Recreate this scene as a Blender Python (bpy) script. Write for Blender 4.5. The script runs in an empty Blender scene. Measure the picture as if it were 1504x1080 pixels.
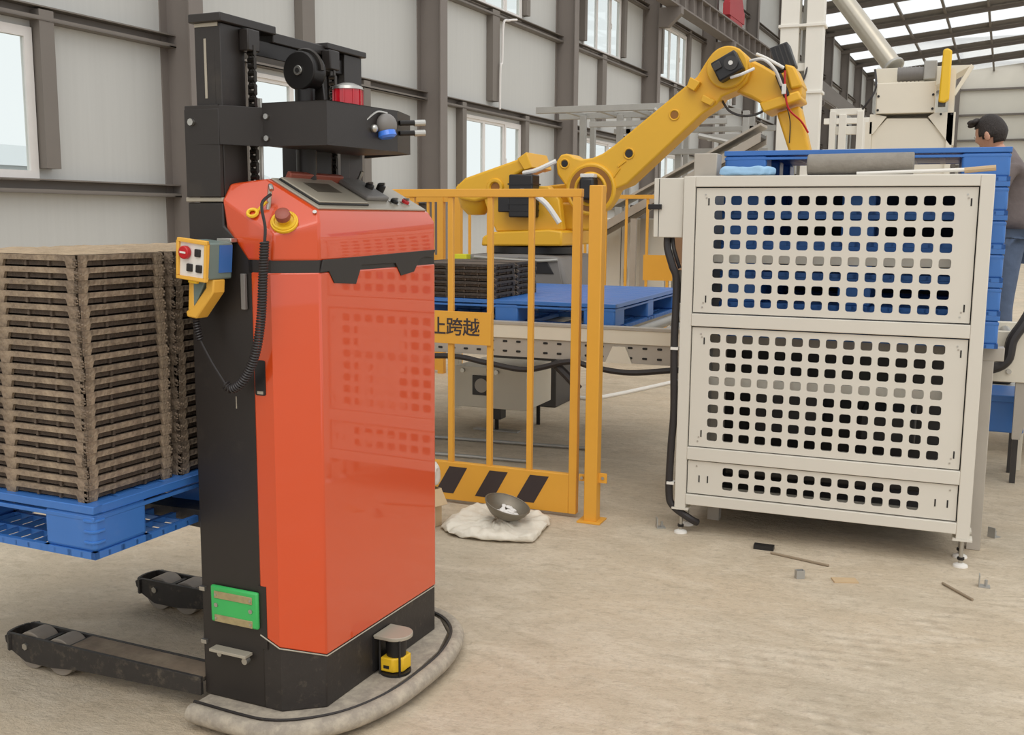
import bpy, bmesh, math, random
from mathutils import Vector, Matrix
random.seed(7)
R = math.radians
scene = bpy.context.scene
COL = scene.collection

# ------------------------------------------------------------------ camera
PITCH, ROLL, YAW = R(8.2), R(0.45), R(22.1)
fw = Vector((-math.sin(YAW)*math.cos(PITCH), math.cos(YAW)*math.cos(PITCH), -math.sin(PITCH)))
r0 = Vector((math.cos(YAW), math.sin(YAW), 0)); u0 = r0.cross(fw)
rr = r0*math.cos(ROLL)+u0*math.sin(ROLL); uu = u0*math.cos(ROLL)-r0*math.sin(ROLL)
cam_d = bpy.data.cameras.new('camera'); cam = bpy.data.objects.new('camera', cam_d); COL.objects.link(cam)
cam_d.sensor_width = 36; cam_d.sensor_fit = 'HORIZONTAL'; cam_d.lens = 1530*36/1504
cam_d.clip_start = .05; cam_d.clip_end = 400
m3 = Matrix((rr, uu, -fw)).transposed()
cam.matrix_world = Matrix.Translation((0, 0, 1.5)) @ m3.to_4x4()
scene.camera = cam

# ------------------------------------------------------------------ light and exposure
world = bpy.data.worlds.new('overcast'); scene.world = world; world.use_nodes = True
nt = world.node_tree; nt.nodes.clear()
bg = nt.nodes.new('ShaderNodeBackground'); wo = nt.nodes.new('ShaderNodeOutputWorld')
bg.inputs[0].default_value = (0.97, 0.985, 1.0, 1); bg.inputs[1].default_value = 0.92
nt.links.new(bg.outputs[0], wo.inputs[0])
sun_d = bpy.data.lights.new('sun', 'SUN'); sun_d.energy = 0.9; sun_d.angle = R(50); sun_d.color = (1, .96, .9)
sun = bpy.data.objects.new('sun', sun_d); COL.objects.link(sun); sun.location = (4, -4, 20)
sun.rotation_euler = (R(32), R(18), 0)
scene.view_settings.view_transform = 'Standard'; scene.view_settings.look = 'None'
scene.view_settings.gamma = 1; scene.view_settings.use_curve_mapping = False
scene.view_settings.exposure = 0.17

# ------------------------------------------------------------------ materials
MATS = {}
def srgb(c):
    return tuple((x/255/12.92 if x/255 <= .04045 else ((x/255+.055)/1.055)**2.4) for x in c)
def mat(name, rgb, rough=.5, metal=0., var=0., scale=8., bump=0., bscale=60., coat=0., rnd=0., dust=0., dust_rgb=(168, 152, 128), dscale=5., spec=.5, emit=None, stretch=None):
    if name in MATS: return MATS[name]
    m = bpy.data.materials.new(name); m.use_nodes = True; t = m.node_tree; n = t.nodes; L = t.links
    p = n['Principled BSDF']; c = srgb(rgb)
    p.inputs['Roughness'].default_value = rough; p.inputs['Metallic'].default_value = metal
    p.inputs['Specular IOR Level'].default_value = spec
    if coat: p.inputs['Coat Weight'].default_value = coat; p.inputs['Coat Roughness'].default_value = .03
    p.inputs['Base Color'].default_value = (*c, 1)
    src = None
    if var or bump or dust or rnd:
        tc = n.new('ShaderNodeTexCoord'); vec = tc.outputs['Object']
        if stretch:
            mp = n.new('ShaderNodeMapping'); mp.inputs['Scale'].default_value = stretch
            L.new(vec, mp.inputs['Vector']); vec = mp.outputs[0]
    if var or rnd:
        col = n.new('ShaderNodeRGB'); col.outputs[0].default_value = (*c, 1); src = col.outputs[0]
    if var:
        nz = n.new('ShaderNodeTexNoise'); nz.inputs['Scale'].default_value = scale; nz.inputs['Detail'].default_value = 6; nz.inputs['Roughness'].default_value = .62
        L.new(vec, nz.inputs['Vector'])
        mr = n.new('ShaderNodeMapRange'); mr.inputs['From Min'].default_value = .3; mr.inputs['From Max'].default_value = .7
        mr.inputs['To Min'].default_value = 1-var; mr.inputs['To Max'].default_value = 1+var
        L.new(nz.outputs['Fac'], mr.inputs['Value'])
        hs = n.new('ShaderNodeHueSaturation'); L.new(mr.outputs[0], hs.inputs['Value']); L.new(src, hs.inputs['Color']); src = hs.outputs[0]
    if rnd:
        oi = n.new('ShaderNodeObjectInfo'); mr = n.new('ShaderNodeMapRange')
        mr.inputs['To Min'].default_value = 1-rnd; mr.inputs['To Max'].default_value = 1+rnd
        L.new(oi.outputs['Random'], mr.inputs['Value'])
        hs = n.new('ShaderNodeHueSaturation'); L.new(mr.outputs[0], hs.inputs['Value']); L.new(src, hs.inputs['Color']); src = hs.outputs[0]
    if dust:
        nz = n.new('ShaderNodeTexNoise'); nz.inputs['Scale'].default_value = dscale; nz.inputs['Detail'].default_value = 8; nz.inputs['Roughness'].default_value = .7
        L.new(vec, nz.inputs['Vector'])
        mr = n.new('ShaderNodeMapRange'); mr.inputs['From Min'].default_value = .62-dust*.35; mr.inputs['From Max'].default_value = .85-dust*.3
        mr.inputs['To Max'].default_value = min(1, dust*1.4)
        L.new(nz.outputs['Fac'], mr.inputs['Value'])
        mx = n.new('ShaderNodeMix'); mx.data_type = 'RGBA'
        if src: L.new(src, mx.inputs[6])
        else: mx.inputs[6].default_value = (*c, 1)
        mx.inputs[7].default_value = (*srgb(dust_rgb), 1); L.new(mr.outputs[0], mx.inputs[0]); src = mx.outputs[2]
    if src: L.new(src, p.inputs['Base Color'])
    if bump:
        nz = n.new('ShaderNodeTexNoise'); nz.inputs['Scale'].default_value = bscale; nz.inputs['Detail'].default_value = 5
        L.new(vec, nz.inputs['Vector'])
        b = n.new('ShaderNodeBump'); b.inputs['Strength'].default_value = bump; b.inputs['Distance'].default_value = .02
        L.new(nz.outputs['Fac'], b.inputs['Height']); L.new(b.outputs[0], p.inputs['Normal'])
    if emit:
        p.inputs['Emission Color'].default_value = (*srgb(emit[0]), 1); p.inputs['Emission Strength'].default_value = emit[1]
    MATS[name] = m; return m

M = {}
M['black_paint'] = mat('black_paint', (40, 35, 32), .45, var=.06, scale=3, dust=.05, dscale=4, bump=.03, bscale=250)
M['base_black'] = mat('base_black', (46, 41, 38), .5, var=.1, scale=30, dust=.16, dscale=26, bump=.05, bscale=120)
M['orange'] = mat('orange_paint', (210, 72, 22), .32, var=.02, scale=2, coat=1., spec=.5)
M['dark_metal'] = mat('dark_metal', (46, 44, 43), .4, metal=.6, var=.1)
M['chain'] = mat('chain_steel', (70, 66, 62), .35, metal=.9)
M['steel'] = mat('bright_steel', (190, 188, 182), .3, metal=.9)
M['panel_grey'] = mat('panel_grey', (166, 158, 142), .35, var=.03)
M['rubber'] = mat('dusty_rubber', (154, 144, 130), .85, var=.12, scale=20, dust=.6, dust_rgb=(190, 178, 158), dscale=22, bump=.15, bscale=60)
M['leg_black'] = mat('leg_black', (48, 44, 41), .55, var=.12, scale=30, dust=.22, dscale=24, bump=.06)
M['leg_top'] = mat('leg_top', (126, 110, 92), .75, var=.18, scale=14, dust=.4, dscale=9)
M['roller'] = mat('roller_grey', (142, 132, 120), .6, var=.1, dust=.4)
M['yellow_plastic'] = mat('yellow_plastic', (236, 190, 40), .4)
M['safety_yellow'] = mat('safety_yellow', (226, 164, 58), .45, var=.04, scale=3, dust=.1, dscale=3)
M['robot_yellow'] = mat('robot_yellow', (232, 176, 44), .4, var=.03, scale=3, dust=.08, dscale=3)
M['red'] = mat('red_plastic', (190, 28, 34), .3)
M['red_glass'] = mat('red_lens', (196, 22, 40), .12, coat=.5)
M['estop'] = mat('brown_red', (150, 78, 62), .45)
M['green'] = mat('green_plastic', (62, 178, 92), .4, var=.04)
M['brass'] = mat('contact_brass', (176, 160, 120), .4, metal=.4, var=.15, scale=40)
M['white_plastic'] = mat('white_plastic', (228, 224, 216), .45, var=.03)
M['pendant_teal'] = mat('pendant_side', (116, 132, 126), .5, var=.05)
M['pendant_blue'] = mat('pendant_blue', (60, 110, 180), .45)
M['pendant_yellow'] = mat('pendant_yellow', (234, 178, 70), .45)
M['blue_light'] = mat('blue_lens', (70, 130, 235), .15, coat=.5)
M['black_plastic'] = mat('black_plastic', (32, 30, 30), .45)
M['cable'] = mat('black_cable', (44, 40, 40), .5, dust=.1)
M['pallet_blue'] = mat('pallet_blue', (60, 114, 186), .34, var=.06, scale=5, dust=.12, dust_rgb=(150, 160, 175), dscale=4)
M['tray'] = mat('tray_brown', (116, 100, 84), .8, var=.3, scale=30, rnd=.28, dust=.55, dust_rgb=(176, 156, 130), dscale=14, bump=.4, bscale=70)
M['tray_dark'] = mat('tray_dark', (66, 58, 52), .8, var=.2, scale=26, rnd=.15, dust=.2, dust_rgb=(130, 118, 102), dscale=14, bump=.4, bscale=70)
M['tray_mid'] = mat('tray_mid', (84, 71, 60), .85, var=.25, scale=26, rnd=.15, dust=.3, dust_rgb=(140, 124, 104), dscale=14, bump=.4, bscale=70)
M['cabinet'] = mat('cabinet_cream', (213, 208, 196), .45, var=.02, scale=2, dust=.05, dscale=2)
M['cream'] = mat('machine_cream', (226, 218, 200), .45, var=.03, scale=2, dust=.08)
M['white_steel'] = mat('white_steel', (232, 228, 218), .5, var=.02, scale=2)
M['beam_grey'] = mat('beam_grey', (176, 168, 156), .5, var=.05)
M['seam'] = mat('dark_seam', (40, 38, 36), .8)
M['robot_grey'] = mat('robot_grey', (122, 118, 114), .5, var=.05)
M['robot_dark'] = mat('robot_dark', (58, 55, 53), .45, var=.05)
M['motor_black'] = mat('motor_black', (34, 32, 32), .4, var=.05)
M['bronze'] = mat('ring_bronze', (150, 98, 34), .5, var=.05)
M['wall_panel'] = mat('wall_panel', (194, 194, 190), .6, var=.025, scale=1.2, stretch=(1, 12, .4))
M['col_grey'] = mat('column_grey', (124, 116, 110), .6, var=.03, scale=2)
M['girt_grey'] = mat('girt_grey', (120, 113, 106), .6, var=.03, scale=2)
M['win_frame'] = mat('window_white', (226, 222, 218), .5, var=.02)
M['gable'] = mat('gable_panel', (222, 218, 206), .6, var=.03, scale=.5)
M['roof'] = mat('roof_sheet', (120, 116, 112), .7, var=.04)
M['galv'] = mat('galvanised', (168, 166, 160), .45, metal=.35, var=.06)
M['pipe'] = mat('pipe_silver', (196, 188, 172), .28, metal=.75, var=.05)
M['cardboard'] = mat('cardboard', (196, 170, 134), .8, var=.06)
M['bag'] = mat('white_bag', (214, 206, 196), .6, var=.08, scale=10, bump=.5, bscale=20)
M['sack'] = mat('woven_sack', (222, 214, 198), .75, var=.08, scale=6, bump=.35, bscale=24, dust=.1)
M['bowl'] = mat('bowl_metal', (128, 120, 106), .45, metal=.5, var=.12)
M['plaster'] = mat('plaster_white', (230, 226, 220), .8, var=.06, bump=.4, bscale=30)
M['stripe'] = mat('stripe_black', (58, 48, 48), .5)
M['concrete_bar'] = mat('concrete_bar', (142, 136, 126), .85, var=.1, scale=18, bump=.2)
M['cloth_blue'] = mat('pale_blue_film', (150, 190, 222), .5, var=.1, scale=9, bump=.3, bscale=18)
M['hair'] = mat('hair_dark', (44, 36, 32), .6, var=.2, scale=60, bump=.5, bscale=200, stretch=(1, 1, .3))
M['skin'] = mat('skin', (206, 156, 130), .5, var=.03)
M['sweater'] = mat('grey_sweater', (112, 102, 100), .85, var=.1, scale=12, bump=.5, bscale=12)
M['jeans'] = mat('blue_jeans', (84, 98, 122), .85, var=.15, scale=10, bump=.4, bscale=14)
M['wood'] = mat('old_wood', (150, 134, 112), .8, var=.1)
M['red_paint'] = mat('crane_red', (176, 56, 62), .5)
M['brown_box'] = mat('tan_board', (176, 140, 108), .7, var=.05)
M['lime'] = mat('lime_label', (216, 212, 40), .5)
def glass_mat():
    m = bpy.data.materials.new('window_glass'); m.use_nodes = True; t = m.node_tree; t.nodes.clear()
    o = t.nodes.new('ShaderNodeOutputMaterial'); a = t.nodes.new('ShaderNodeBsdfTransparent'); g = t.nodes.new('ShaderNodeBsdfGlossy')
    g.inputs['Roughness'].default_value = .02; a.inputs[0].default_value = (.93, .96, .95, 1)
    x = t.nodes.new('ShaderNodeMixShader'); x.inputs[0].default_value = .07
    t.links.new(a.outputs[0], x.inputs[1]); t.links.new(g.outputs[0], x.inputs[2]); t.links.new(x.outputs[0], o.inputs[0])
    return m
M['glass'] = glass_mat()
def sky_mat():
    m = bpy.data.materials.new('skylight_sheet'); m.use_nodes = True; t = m.node_tree; t.nodes.clear()
    o = t.nodes.new('ShaderNodeOutputMaterial'); a = t.nodes.new('ShaderNodeBsdfTransparent'); g = t.nodes.new('ShaderNodeBsdfTranslucent')
    g.inputs[0].default_value = (.95, .95, .94, 1); a.inputs[0].default_value = (.95, .97, .98, 1)
    x = t.nodes.new('ShaderNodeMixShader'); x.inputs[0].default_value = .35
    t.links.new(a.outputs[0], x.inputs[1]); t.links.new(g.outputs[0], x.inputs[2]); t.links.new(x.outputs[0], o.inputs[0])
    return m
M['skylight'] = sky_mat()
def floor_mat():
    m = bpy.data.materials.new('dusty_concrete'); m.use_nodes = True; t = m.node_tree; n = t.nodes; L = t.links
    p = n['Principled BSDF']; p.inputs['Roughness'].default_value = .75; p.inputs['Specular IOR Level'].default_value = .3
    tc = n.new('ShaderNodeTexCoord'); V = tc.outputs['Object']
    def noise(s, d=6, ro=.6, vec=None, dist=0):
        z = n.new('ShaderNodeTexNoise'); z.inputs['Scale'].default_value = s; z.inputs['Detail'].default_value = d; z.inputs['Roughness'].default_value = ro
        z.inputs['Distortion'].default_value = dist; L.new(vec or V, z.inputs['Vector']); return z.outputs['Fac']
    def ramp(f, a, b, lo=0., hi=1.):
        r_ = n.new('ShaderNodeMapRange'); r_.inputs['From Min'].default_value = a; r_.inputs['From Max'].default_value = b
        r_.inputs['To Min'].default_value = lo; r_.inputs['To Max'].default_value = hi; L.new(f, r_.inputs['Value']); return r_.outputs[0]
    def mix(f, a, b):
        x = n.new('ShaderNodeMix'); x.data_type = 'RGBA'
        L.new(f, x.inputs[0])
        for k, v in ((6, a), (7, b)):
            if isinstance(v, tuple): x.inputs[k].default_value = (*srgb(v), 1)
            else: L.new(v, x.inputs[k])
        return x.outputs[2]
    def math_(op, a, b=None, c=None):
        x = n.new('ShaderNodeMath'); x.operation = op
        for k, v in enumerate((a, b, c)):
            if v is None: continue
            if isinstance(v, (int, float)): x.inputs[k].default_value = v
            else: L.new(v, x.inputs[k])
        return x.outputs[0]
    mp = n.new('ShaderNodeMapping'); mp.inputs['Rotation'].default_value = (0, 0, R(-35)); mp.inputs['Scale'].default_value = (1, 1.9, 1); L.new(V, mp.inputs['Vector'])
    c = mix(ramp(noise(.55, 4), .38, .64), (206, 188, 162), (192, 179, 157))
    c = mix(ramp(noise(2.2, 8, .75, mp.outputs[0], .6), .46, .66, 0, .8), c, (220, 206, 184))
    c = mix(ramp(noise(12, 8, .8, None, .5), .55, .72, 0, .6), c, (226, 212, 190))
    c = mix(ramp(noise(4.5, 10, .8, mp.outputs[0], .3), .52, .70, 0, .75), c, (170, 155, 132))
    c = mix(ramp(noise(30, 8, .85), .5, .68, 0, .55), c, (152, 138, 118))
    # tyre tread bands pressed in the dust
    sep = n.new('ShaderNodeSeparateXYZ'); L.new(V, sep.inputs[0]); X, Y = sep.outputs[0], sep.outputs[1]
    tread = None
    for (x0, y0, a, w) in ((-.62, 3.22, 47, .16), (-1.05, 2.45, 40, .15), (.75, 3.4, 50, .15)):
        ca, sa = math.cos(R(a)), math.sin(R(a))
        dx = math_('SUBTRACT', X, x0); dy = math_('SUBTRACT', Y, y0)
        al = math_('ADD', math_('MULTIPLY', dx, ca), math_('MULTIPLY', dy, sa))
        ac = math_('SUBTRACT', math_('MULTIPLY', dy, ca), math_('MULTIPLY', dx, sa))
        wob = math_('MULTIPLY', math_('SUBTRACT', noise(3, 3), .5), .12)
        aa = math_('ABSOLUTE', math_('ADD', ac, wob))
        msk = ramp(aa, w*.75, w, 1, 0)
        ends = math_('MULTIPLY', ramp(al, -.15, .25), ramp(al, 1.2, 1.9, 1, 0))
        wave = math_('MULTIPLY', math_('SINE', math_('ADD', math_('MULTIPLY', al, 62), math_('MULTIPLY', ac, 24))), math_('SINE', math_('MULTIPLY', ac, 44)))
        wv = math_('MULTIPLY', math_('MULTIPLY', wave, math_('MULTIPLY', msk, ends)), ramp(noise(6, 4), .38, .6))
        tread = wv if tread is None else math_('ADD', tread, wv)
    c = mix(ramp(tread, .15, .9, 0, .35), c, (222, 208, 186))
    c = mix(ramp(tread, -.15, -.9, 0, .3), c, (158, 144, 122))
    L.new(c, p.inputs['Base Color'])
    h = math_('ADD', math_('MULTIPLY', noise(22, 8, .7, mp.outputs[0]), .5), math_('MULTIPLY', noise(110, 4), .16))
    h = math_('ADD', h, math_('MULTIPLY', noise(5, 8, .7, mp.outputs[0], .6), .5))
    h = math_('ADD', h, math_('MULTIPLY', tread, .55))
    b = n.new('ShaderNodeBump'); b.inputs['Strength'].default_value = .7; b.inputs['Distance'].default_value = .03
    L.new(h, b.inputs['Height']); L.new(b.outputs[0], p.inputs['Normal'])
    return m
M['floor'] = floor_mat()

# ------------------------------------------------------------------ mesh helpers
class MB:
    def __init__(s): s.v = []; s.f = []
    def add(s, vs, fs, T=None):
        o = len(s.v)
        for q in vs:
            q = Vector(q); s.v.append(tuple(T @ q) if T else tuple(q))
        s.f += [tuple(i+o for i in f) for f in fs]; return s
    def box(s, x0, x1, y0, y1, z0, z1, T=None):
        return s.add([(x0, y0, z0), (x1, y0, z0), (x1, y1, z0), (x0, y1, z0), (x0, y0, z1), (x1, y0, z1), (x1, y1, z1), (x0, y1, z1)],
                     [(0, 3, 2, 1), (4, 5, 6, 7), (0, 1, 5, 4), (1, 2, 6, 5), (2, 3, 7, 6), (3, 0, 4, 7)], T)
    def cbox(s, c, d, T=None):
        return s.box(c[0]-d[0]/2, c[0]+d[0]/2, c[1]-d[1]/2, c[1]+d[1]/2, c[2]-d[2]/2, c[2]+d[2]/2, T)
    def prism(s, poly, axis, a0, a1, T=None):
        n = len(poly)
        def p(q, a): return (q[0], a, q[1]) if axis == 'y' else ((a, q[0], q[1]) if axis == 'x' else (q[0], q[1], a))
        vs = [p(q, a0) for q in poly]+[p(q, a1) for q in poly]
        return s.add(vs, [tuple(range(n))[::-1], tuple(range(n, 2*n))]+[(i, (i+1) % n, n+(i+1) % n, n+i) for i in range(n)], T)
    def tube(s, path, r, n=8, closed=False, cap=True, T=None):
        path = [Vector(p) for p in path]; N = len(path); rad = r if isinstance(r, (list, tuple)) else [r]*N
        vs = []; fs = []; up = None
        for i, p in enumerate(path):
            a = path[i-1] if (i or closed) else p; b = path[(i+1) % N] if (i < N-1 or closed) else p
            d = (b-a).normalized() if (b-a).length > 1e-9 else Vector((0, 0, 1))
            if up is None:
                up = Vector((0, 0, 1)) if abs(d.z) < .9 else Vector((1, 0, 0))
            x = up-d*up.dot(d)
            if x.length < 1e-6: x = d.orthogonal()
            x.normalize(); y = d.cross(x); up = x
            for k in range(n):
                t = 2*math.pi*k/n; vs.append(p+(x*math.cos(t)+y*math.sin(t))*rad[i])
        for i in range(N if closed else N-1):
            for k in range(n):
                a = i*n+k; b = i*n+(k+1) % n; c = ((i+1) % N)*n+(k+1) % n; d = ((i+1) % N)*n+k; fs.append((a, b, c, d))
        if cap and not closed: fs += [tuple(range(n))[::-1], tuple(range((N-1)*n, N*n))]
        return s.add(vs, fs, T)
    def cyl(s, p0, p1, r0, r1=None, n=20, T=None):
        return s.tube([p0, p1], [r0, r0 if r1 is None else r1], n, T=T)
    def lathe(s, prof, c=(0, 0, 0), n=24, T=None):
        vs = []; fs = []; m = len(prof)
        for k in range(n):
            t = 2*math.pi*k/n
            for (r_, z) in prof: vs.append((c[0]+r_*math.cos(t), c[1]+r_*math.sin(t), c[2]+z))
        for k in range(n):
            for j in range(m-1):
                fs.append((k*m+j, ((k+1) % n)*m+j, ((k+1) % n)*m+j+1, k*m+j+1))
        return s.add(vs, fs, T)
    def ball(s, c, r, nu=16, nv=10, T=None):
        r = r if isinstance(r, (tuple, list)) else (r, r, r)
        prof = [(math.sin(math.pi*j/nv), -math.cos(math.pi*j/nv)) for j in range(nv+1)]
        S = Matrix.Translation(c) @ Matrix.Diagonal((r[0], r[1], r[2], 1))
        return s.lathe(prof, n=nu, T=(T @ S) if T else S)
    def mesh(s, name, smooth=35):
        me = bpy.data.meshes.new(name); me.from_pydata(s.v, [], s.f)
        bm = bmesh.new(); bm.from_mesh(me); bmesh.ops.remove_doubles(bm, verts=bm.verts, dist=1e-6)
        bmesh.ops.recalc_face_normals(bm, faces=bm.faces); bm.to_mesh(me); bm.free()
        if smooth:
            me.shade_smooth(); me.set_sharp_from_angle(angle=R(smooth))
        return me
    def build(s, name, m, parent=None, bevel=0., smooth=35, seg=2):
        me = s.mesh(name, smooth); o = bpy.data.objects.new(name, me); COL.objects.link(o)
        me.materials.append(M[m] if isinstance(m, str) else m)
        if parent: o.parent = parent
        if bevel:
            b = o.modifiers.new('bevel', 'BEVEL'); b.width = bevel; b.segments = seg; b.limit_method = 'ANGLE'; b.angle_limit = R(40); b.harden_normals = False
        return o
def tag(o, label=None, cat=None, group=None, kind=None):
    if label: o['label'] = label
    if cat: o['category'] = cat
    if group: o['group'] = group
    if kind: o['kind'] = kind
    return o
def empty(name, loc=(0, 0, 0), rz=0., label=None, cat=None, group=None, kind=None):
    o = bpy.data.objects.new(name, None); COL.objects.link(o); o.location = loc; o.rotation_euler.z = rz; o.empty_display_size = .1
    return tag(o, label, cat, group, kind)
def link_copy(o, parent=None, loc=None, rz=None):
    c = o.copy(); COL.objects.link(c); c.parent = parent
    if loc is not None: c.location = loc
    if rz is not None: c.rotation_euler.z = rz
    return c
def copy_tree(o, parent=None):
    c = o.copy(); COL.objects.link(c); c.parent = parent
    for ch in list(o.children): copy_tree(ch, c)
    return c
def rrect(x0, x1, z0, z1, r, n=3):
    out = []
    for cx, cz, a0 in ((x1-r, z1-r, 0), (x0+r, z1-r, 90), (x0+r, z0+r, 180), (x1-r, z0+r, 270)):
        for k in range(n+1):
            t = R(a0+90*k/n); out.append((cx+r*math.cos(t), cz+r*math.sin(t)))
    return out
def smooth_path(pts, k=6):
    P = [Vector(p) for p in pts]; out = []
    for i in range(len(P)-1):
        a = P[max(i-1, 0)]; b = P[i]; c = P[i+1]; d = P[min(i+2, len(P)-1)]
        for j in range(k):
            t = j/k; out.append(.5*((2*b)+(c-a)*t+(2*a-5*b+4*c-d)*t*t+(3*b-a-3*c+d)*t*t*t))
    out.append(P[-1]); return out
def helix(path, r, turns, per=9):
    P = smooth_path(path, 12); ln = [0]
    for a, b in zip(P, P[1:]): ln.append(ln[-1]+(b-a).length)
    tot = ln[-1]; out = []; N = int(turns*per); j = 0
    up = Vector((0, 1, 0))
    for i in range(N+1):
        s_ = tot*i/N
        while j < len(ln)-2 and ln[j+1] < s_: j += 1
        f = (s_-ln[j])/max(ln[j+1]-ln[j], 1e-9); p = P[j].lerp(P[j+1], f); d = (P[j+1]-P[j]).normalized()
        x = (up-d*up.dot(d)).normalized(); y = d.cross(x); t = 2*math.pi*turns*i/N
        out.append(p+(x*math.cos(t)+y*math.sin(t))*r)
    return out
ORD = ['', 'first', 'second', 'third', 'fourth', 'fifth', 'sixth', 'seventh', 'eighth', 'ninth', 'tenth', 'eleventh', 'twelfth', 'thirteenth', 'fourteenth', 'fifteenth', 'sixteenth', 'seventeenth', 'eighteenth', 'nineteenth', 'twentieth']
def bolt(parent, p, d, r=.008, h=.006, m='steel', name='bolt'):
    d = Vector(d).normalized(); p = Vector(p)
    return MB().cyl(p, p+d*h, r, n=8).build(name, m, parent)
# ------------------------------------------------------------------ building shell
WANG = R(3.0); WD = 10.0
wx = Vector((math.cos(WANG), -math.sin(WANG), 0)); wy = Vector((math.sin(WANG), math.cos(WANG), 0))
WLOC = -wx*WD
def wp(lx, s, z): return WLOC+wx*lx+wy*s+Vector((0, 0, z))
fl = MB()
q = [wp(-.05, -9, 0), wp(45, -9, 0), wp(45, 89.4, 0), wp(-.05, 89.4, 0)]
fl.add(q, [(0, 1, 2, 3)])
tag(fl.build('floor', 'floor'), 'dusty beige concrete workshop floor with tyre marks', 'floor', kind='structure')
gr = MB(); gr.add([wp(-90, -60, -.05), wp(-.05, -60, -.05), wp(-.05, 150, -.05), wp(-90, 150, -.05)], [(0, 1, 2, 3)])
tag(gr.build('ground', mat('yard', (150, 146, 136), .9, var=.1, scale=.4)), 'pale yard ground outside the windows', 'ground', kind='structure')

wall = empty('wall_left', WLOC, -WANG, 'long grey panelled workshop wall with steel columns and windows', 'wall', kind='structure')
S0, BAY = 4.08, 6.52
ROWZ = [0, 1.85, 3.75, 5.75, 7.65, 9.6, 12.0]
PM = {}
def panel(y0, y1, z0, z1, par):
    key = (round(y1-y0, 3), round(z1-z0, 3))
    if key not in PM:
        m_ = MB(); m_.box(-.08, 0, 0, key[0], 0, key[1]); me = m_.mesh('wall_panel', 0); me.materials.append(M['wall_panel']); PM[key] = me
    o = bpy.data.objects.new('wall_panel', PM[key]); COL.objects.link(o); o.parent = par; o.location = (0, y0, z0)
    return o
def boxmesh(name, m, dx, dy, dz, b=0):
    mb = MB().box(0, dx, 0, dy, 0, dz); me = mb.mesh(name, 0); me.materials.append(M[m]); return me
girt_me = MB().box(0, .16, 0, BAY, 0, .016).box(0, .16, 0, BAY, .144, .16).box(0, .012, 0, BAY, 0, .16).box(.148, .16, 0, BAY, 0, .045).mesh('girt', 0); girt_me.materials.append(M['girt_grey'])
post_me = {}
def post(y, z0, z1, w=.17):
    k = round(z1-z0, 3), w
    if k not in post_me: post_me[k] = boxmesh('post', 'girt_grey', .15, w, k[0])
    o = bpy.data.objects.new('post', post_me[k]); COL.objects.link(o); o.parent = wall; o.location = (0.003, y, z0)
colm = MB().box(0, .02, 0, .26, 0, 12).box(.48, .5, 0, .26, 0, 12).box(.02, .48, .12, .14, 0, 12)
col_me = colm.mesh('column', 0); col_me.materials.append(M['col_grey'])
wtpl = None
def make_window(n, y0, y1, z0, z1, lab):
    global wtpl
    if wtpl is None:
        r_ = empty('window_tpl'); w = y1-y0; h = z1-z0; f = .06
        m_ = MB().box(-.06, .05, 0, w, 0, f).box(-.06, .05, 0, w, h-f, h).box(-.06, .05, 0, f, f, h-f).box(-.06, .05, w-f, w, f, h-f)
        m_.build('frame', 'win_frame', r_)
        xs = [f, 1.02, 1.98, w-f]
        for k in range(3):
            a, b = xs[k], xs[k+1]
            sh = MB(); o_ = .03 if k == 2 else 0.; t = .05
            sh.box(-.04+o_, .02+o_, a, b, f, f+t).box(-.04+o_, .02+o_, a, b, h-f-t, h-f).box(-.04+o_, .02+o_, a, a+t, f+t, h-f-t).box(-.04+o_, .02+o_, b-t, b, f+t, h-f-t)
            sa = sh.build('sash', 'win_frame', r_)
            MB().box(-.012+o_, -.006+o_, a+t, b-t, f+t, h-f-t).build('pane', 'glass', sa, smooth=0)
            if k == 2:
                MB().box(.05, .075, a+.012, a+.035, h*.45, h*.45+.14).build('handle', 'win_frame', sa)
        wtpl = r_; o = r_
    else: o = copy_tree(wtpl)
    o.name = 'window_%d' % n; o.parent = None
    o.location = wp(0, y0, z0); o.rotation_euler.z = -WANG
    tag(o, lab, 'window', 'windows of the long wall', 'structure')
wn = 1
for k in range(0, 13):
    s = S0+BAY*k
    o = bpy.data.objects.new('column', col_me); COL.objects.link(o); o.parent = wall; o.location = (0, s, 0)
    for zi in range(6):
        z0, z1 = ROWZ[zi], ROWZ[zi+1]
        if zi in (1, 3):
            panel(s, s+1.7, z0, z1, wall); panel(s+4.5, s+BAY, z0, z1, wall)
            ps = MB()
            panel(s+1.7, s+4.5, z1-.2, z1, wall)
            post(s+1.52, z0+.16, z1); post(s+4.52, z0+.16, z1, .2)
            row = 'lower' if zi == 1 else 'upper'
            make_window(wn, s+1.7, s+4.5, z0+.02, z1-.2, 'white framed three-pane window in the %s row of the %s wall bay' % (row, ORD[k+1] if k < 20 else '')); wn += 1
        elif zi == 2:
            panel(s, s+2.95, z0, z1, wall); panel(s+2.95, s+BAY, z0, z1, wall); post(s+2.85, z0+.16, z1, .32)
        else: panel(s, s+BAY, z0, z1, wall)
    for z in ROWZ[1:]:
        o = bpy.data.objects.new('girt', girt_me); COL.objects.link(o); o.parent = wall; o.location = (.002, s, z-.12)
# the length of wall nearer than the first column
for zi in range(6): panel(-8, S0, ROWZ[zi], ROWZ[zi+1], wall)

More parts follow.
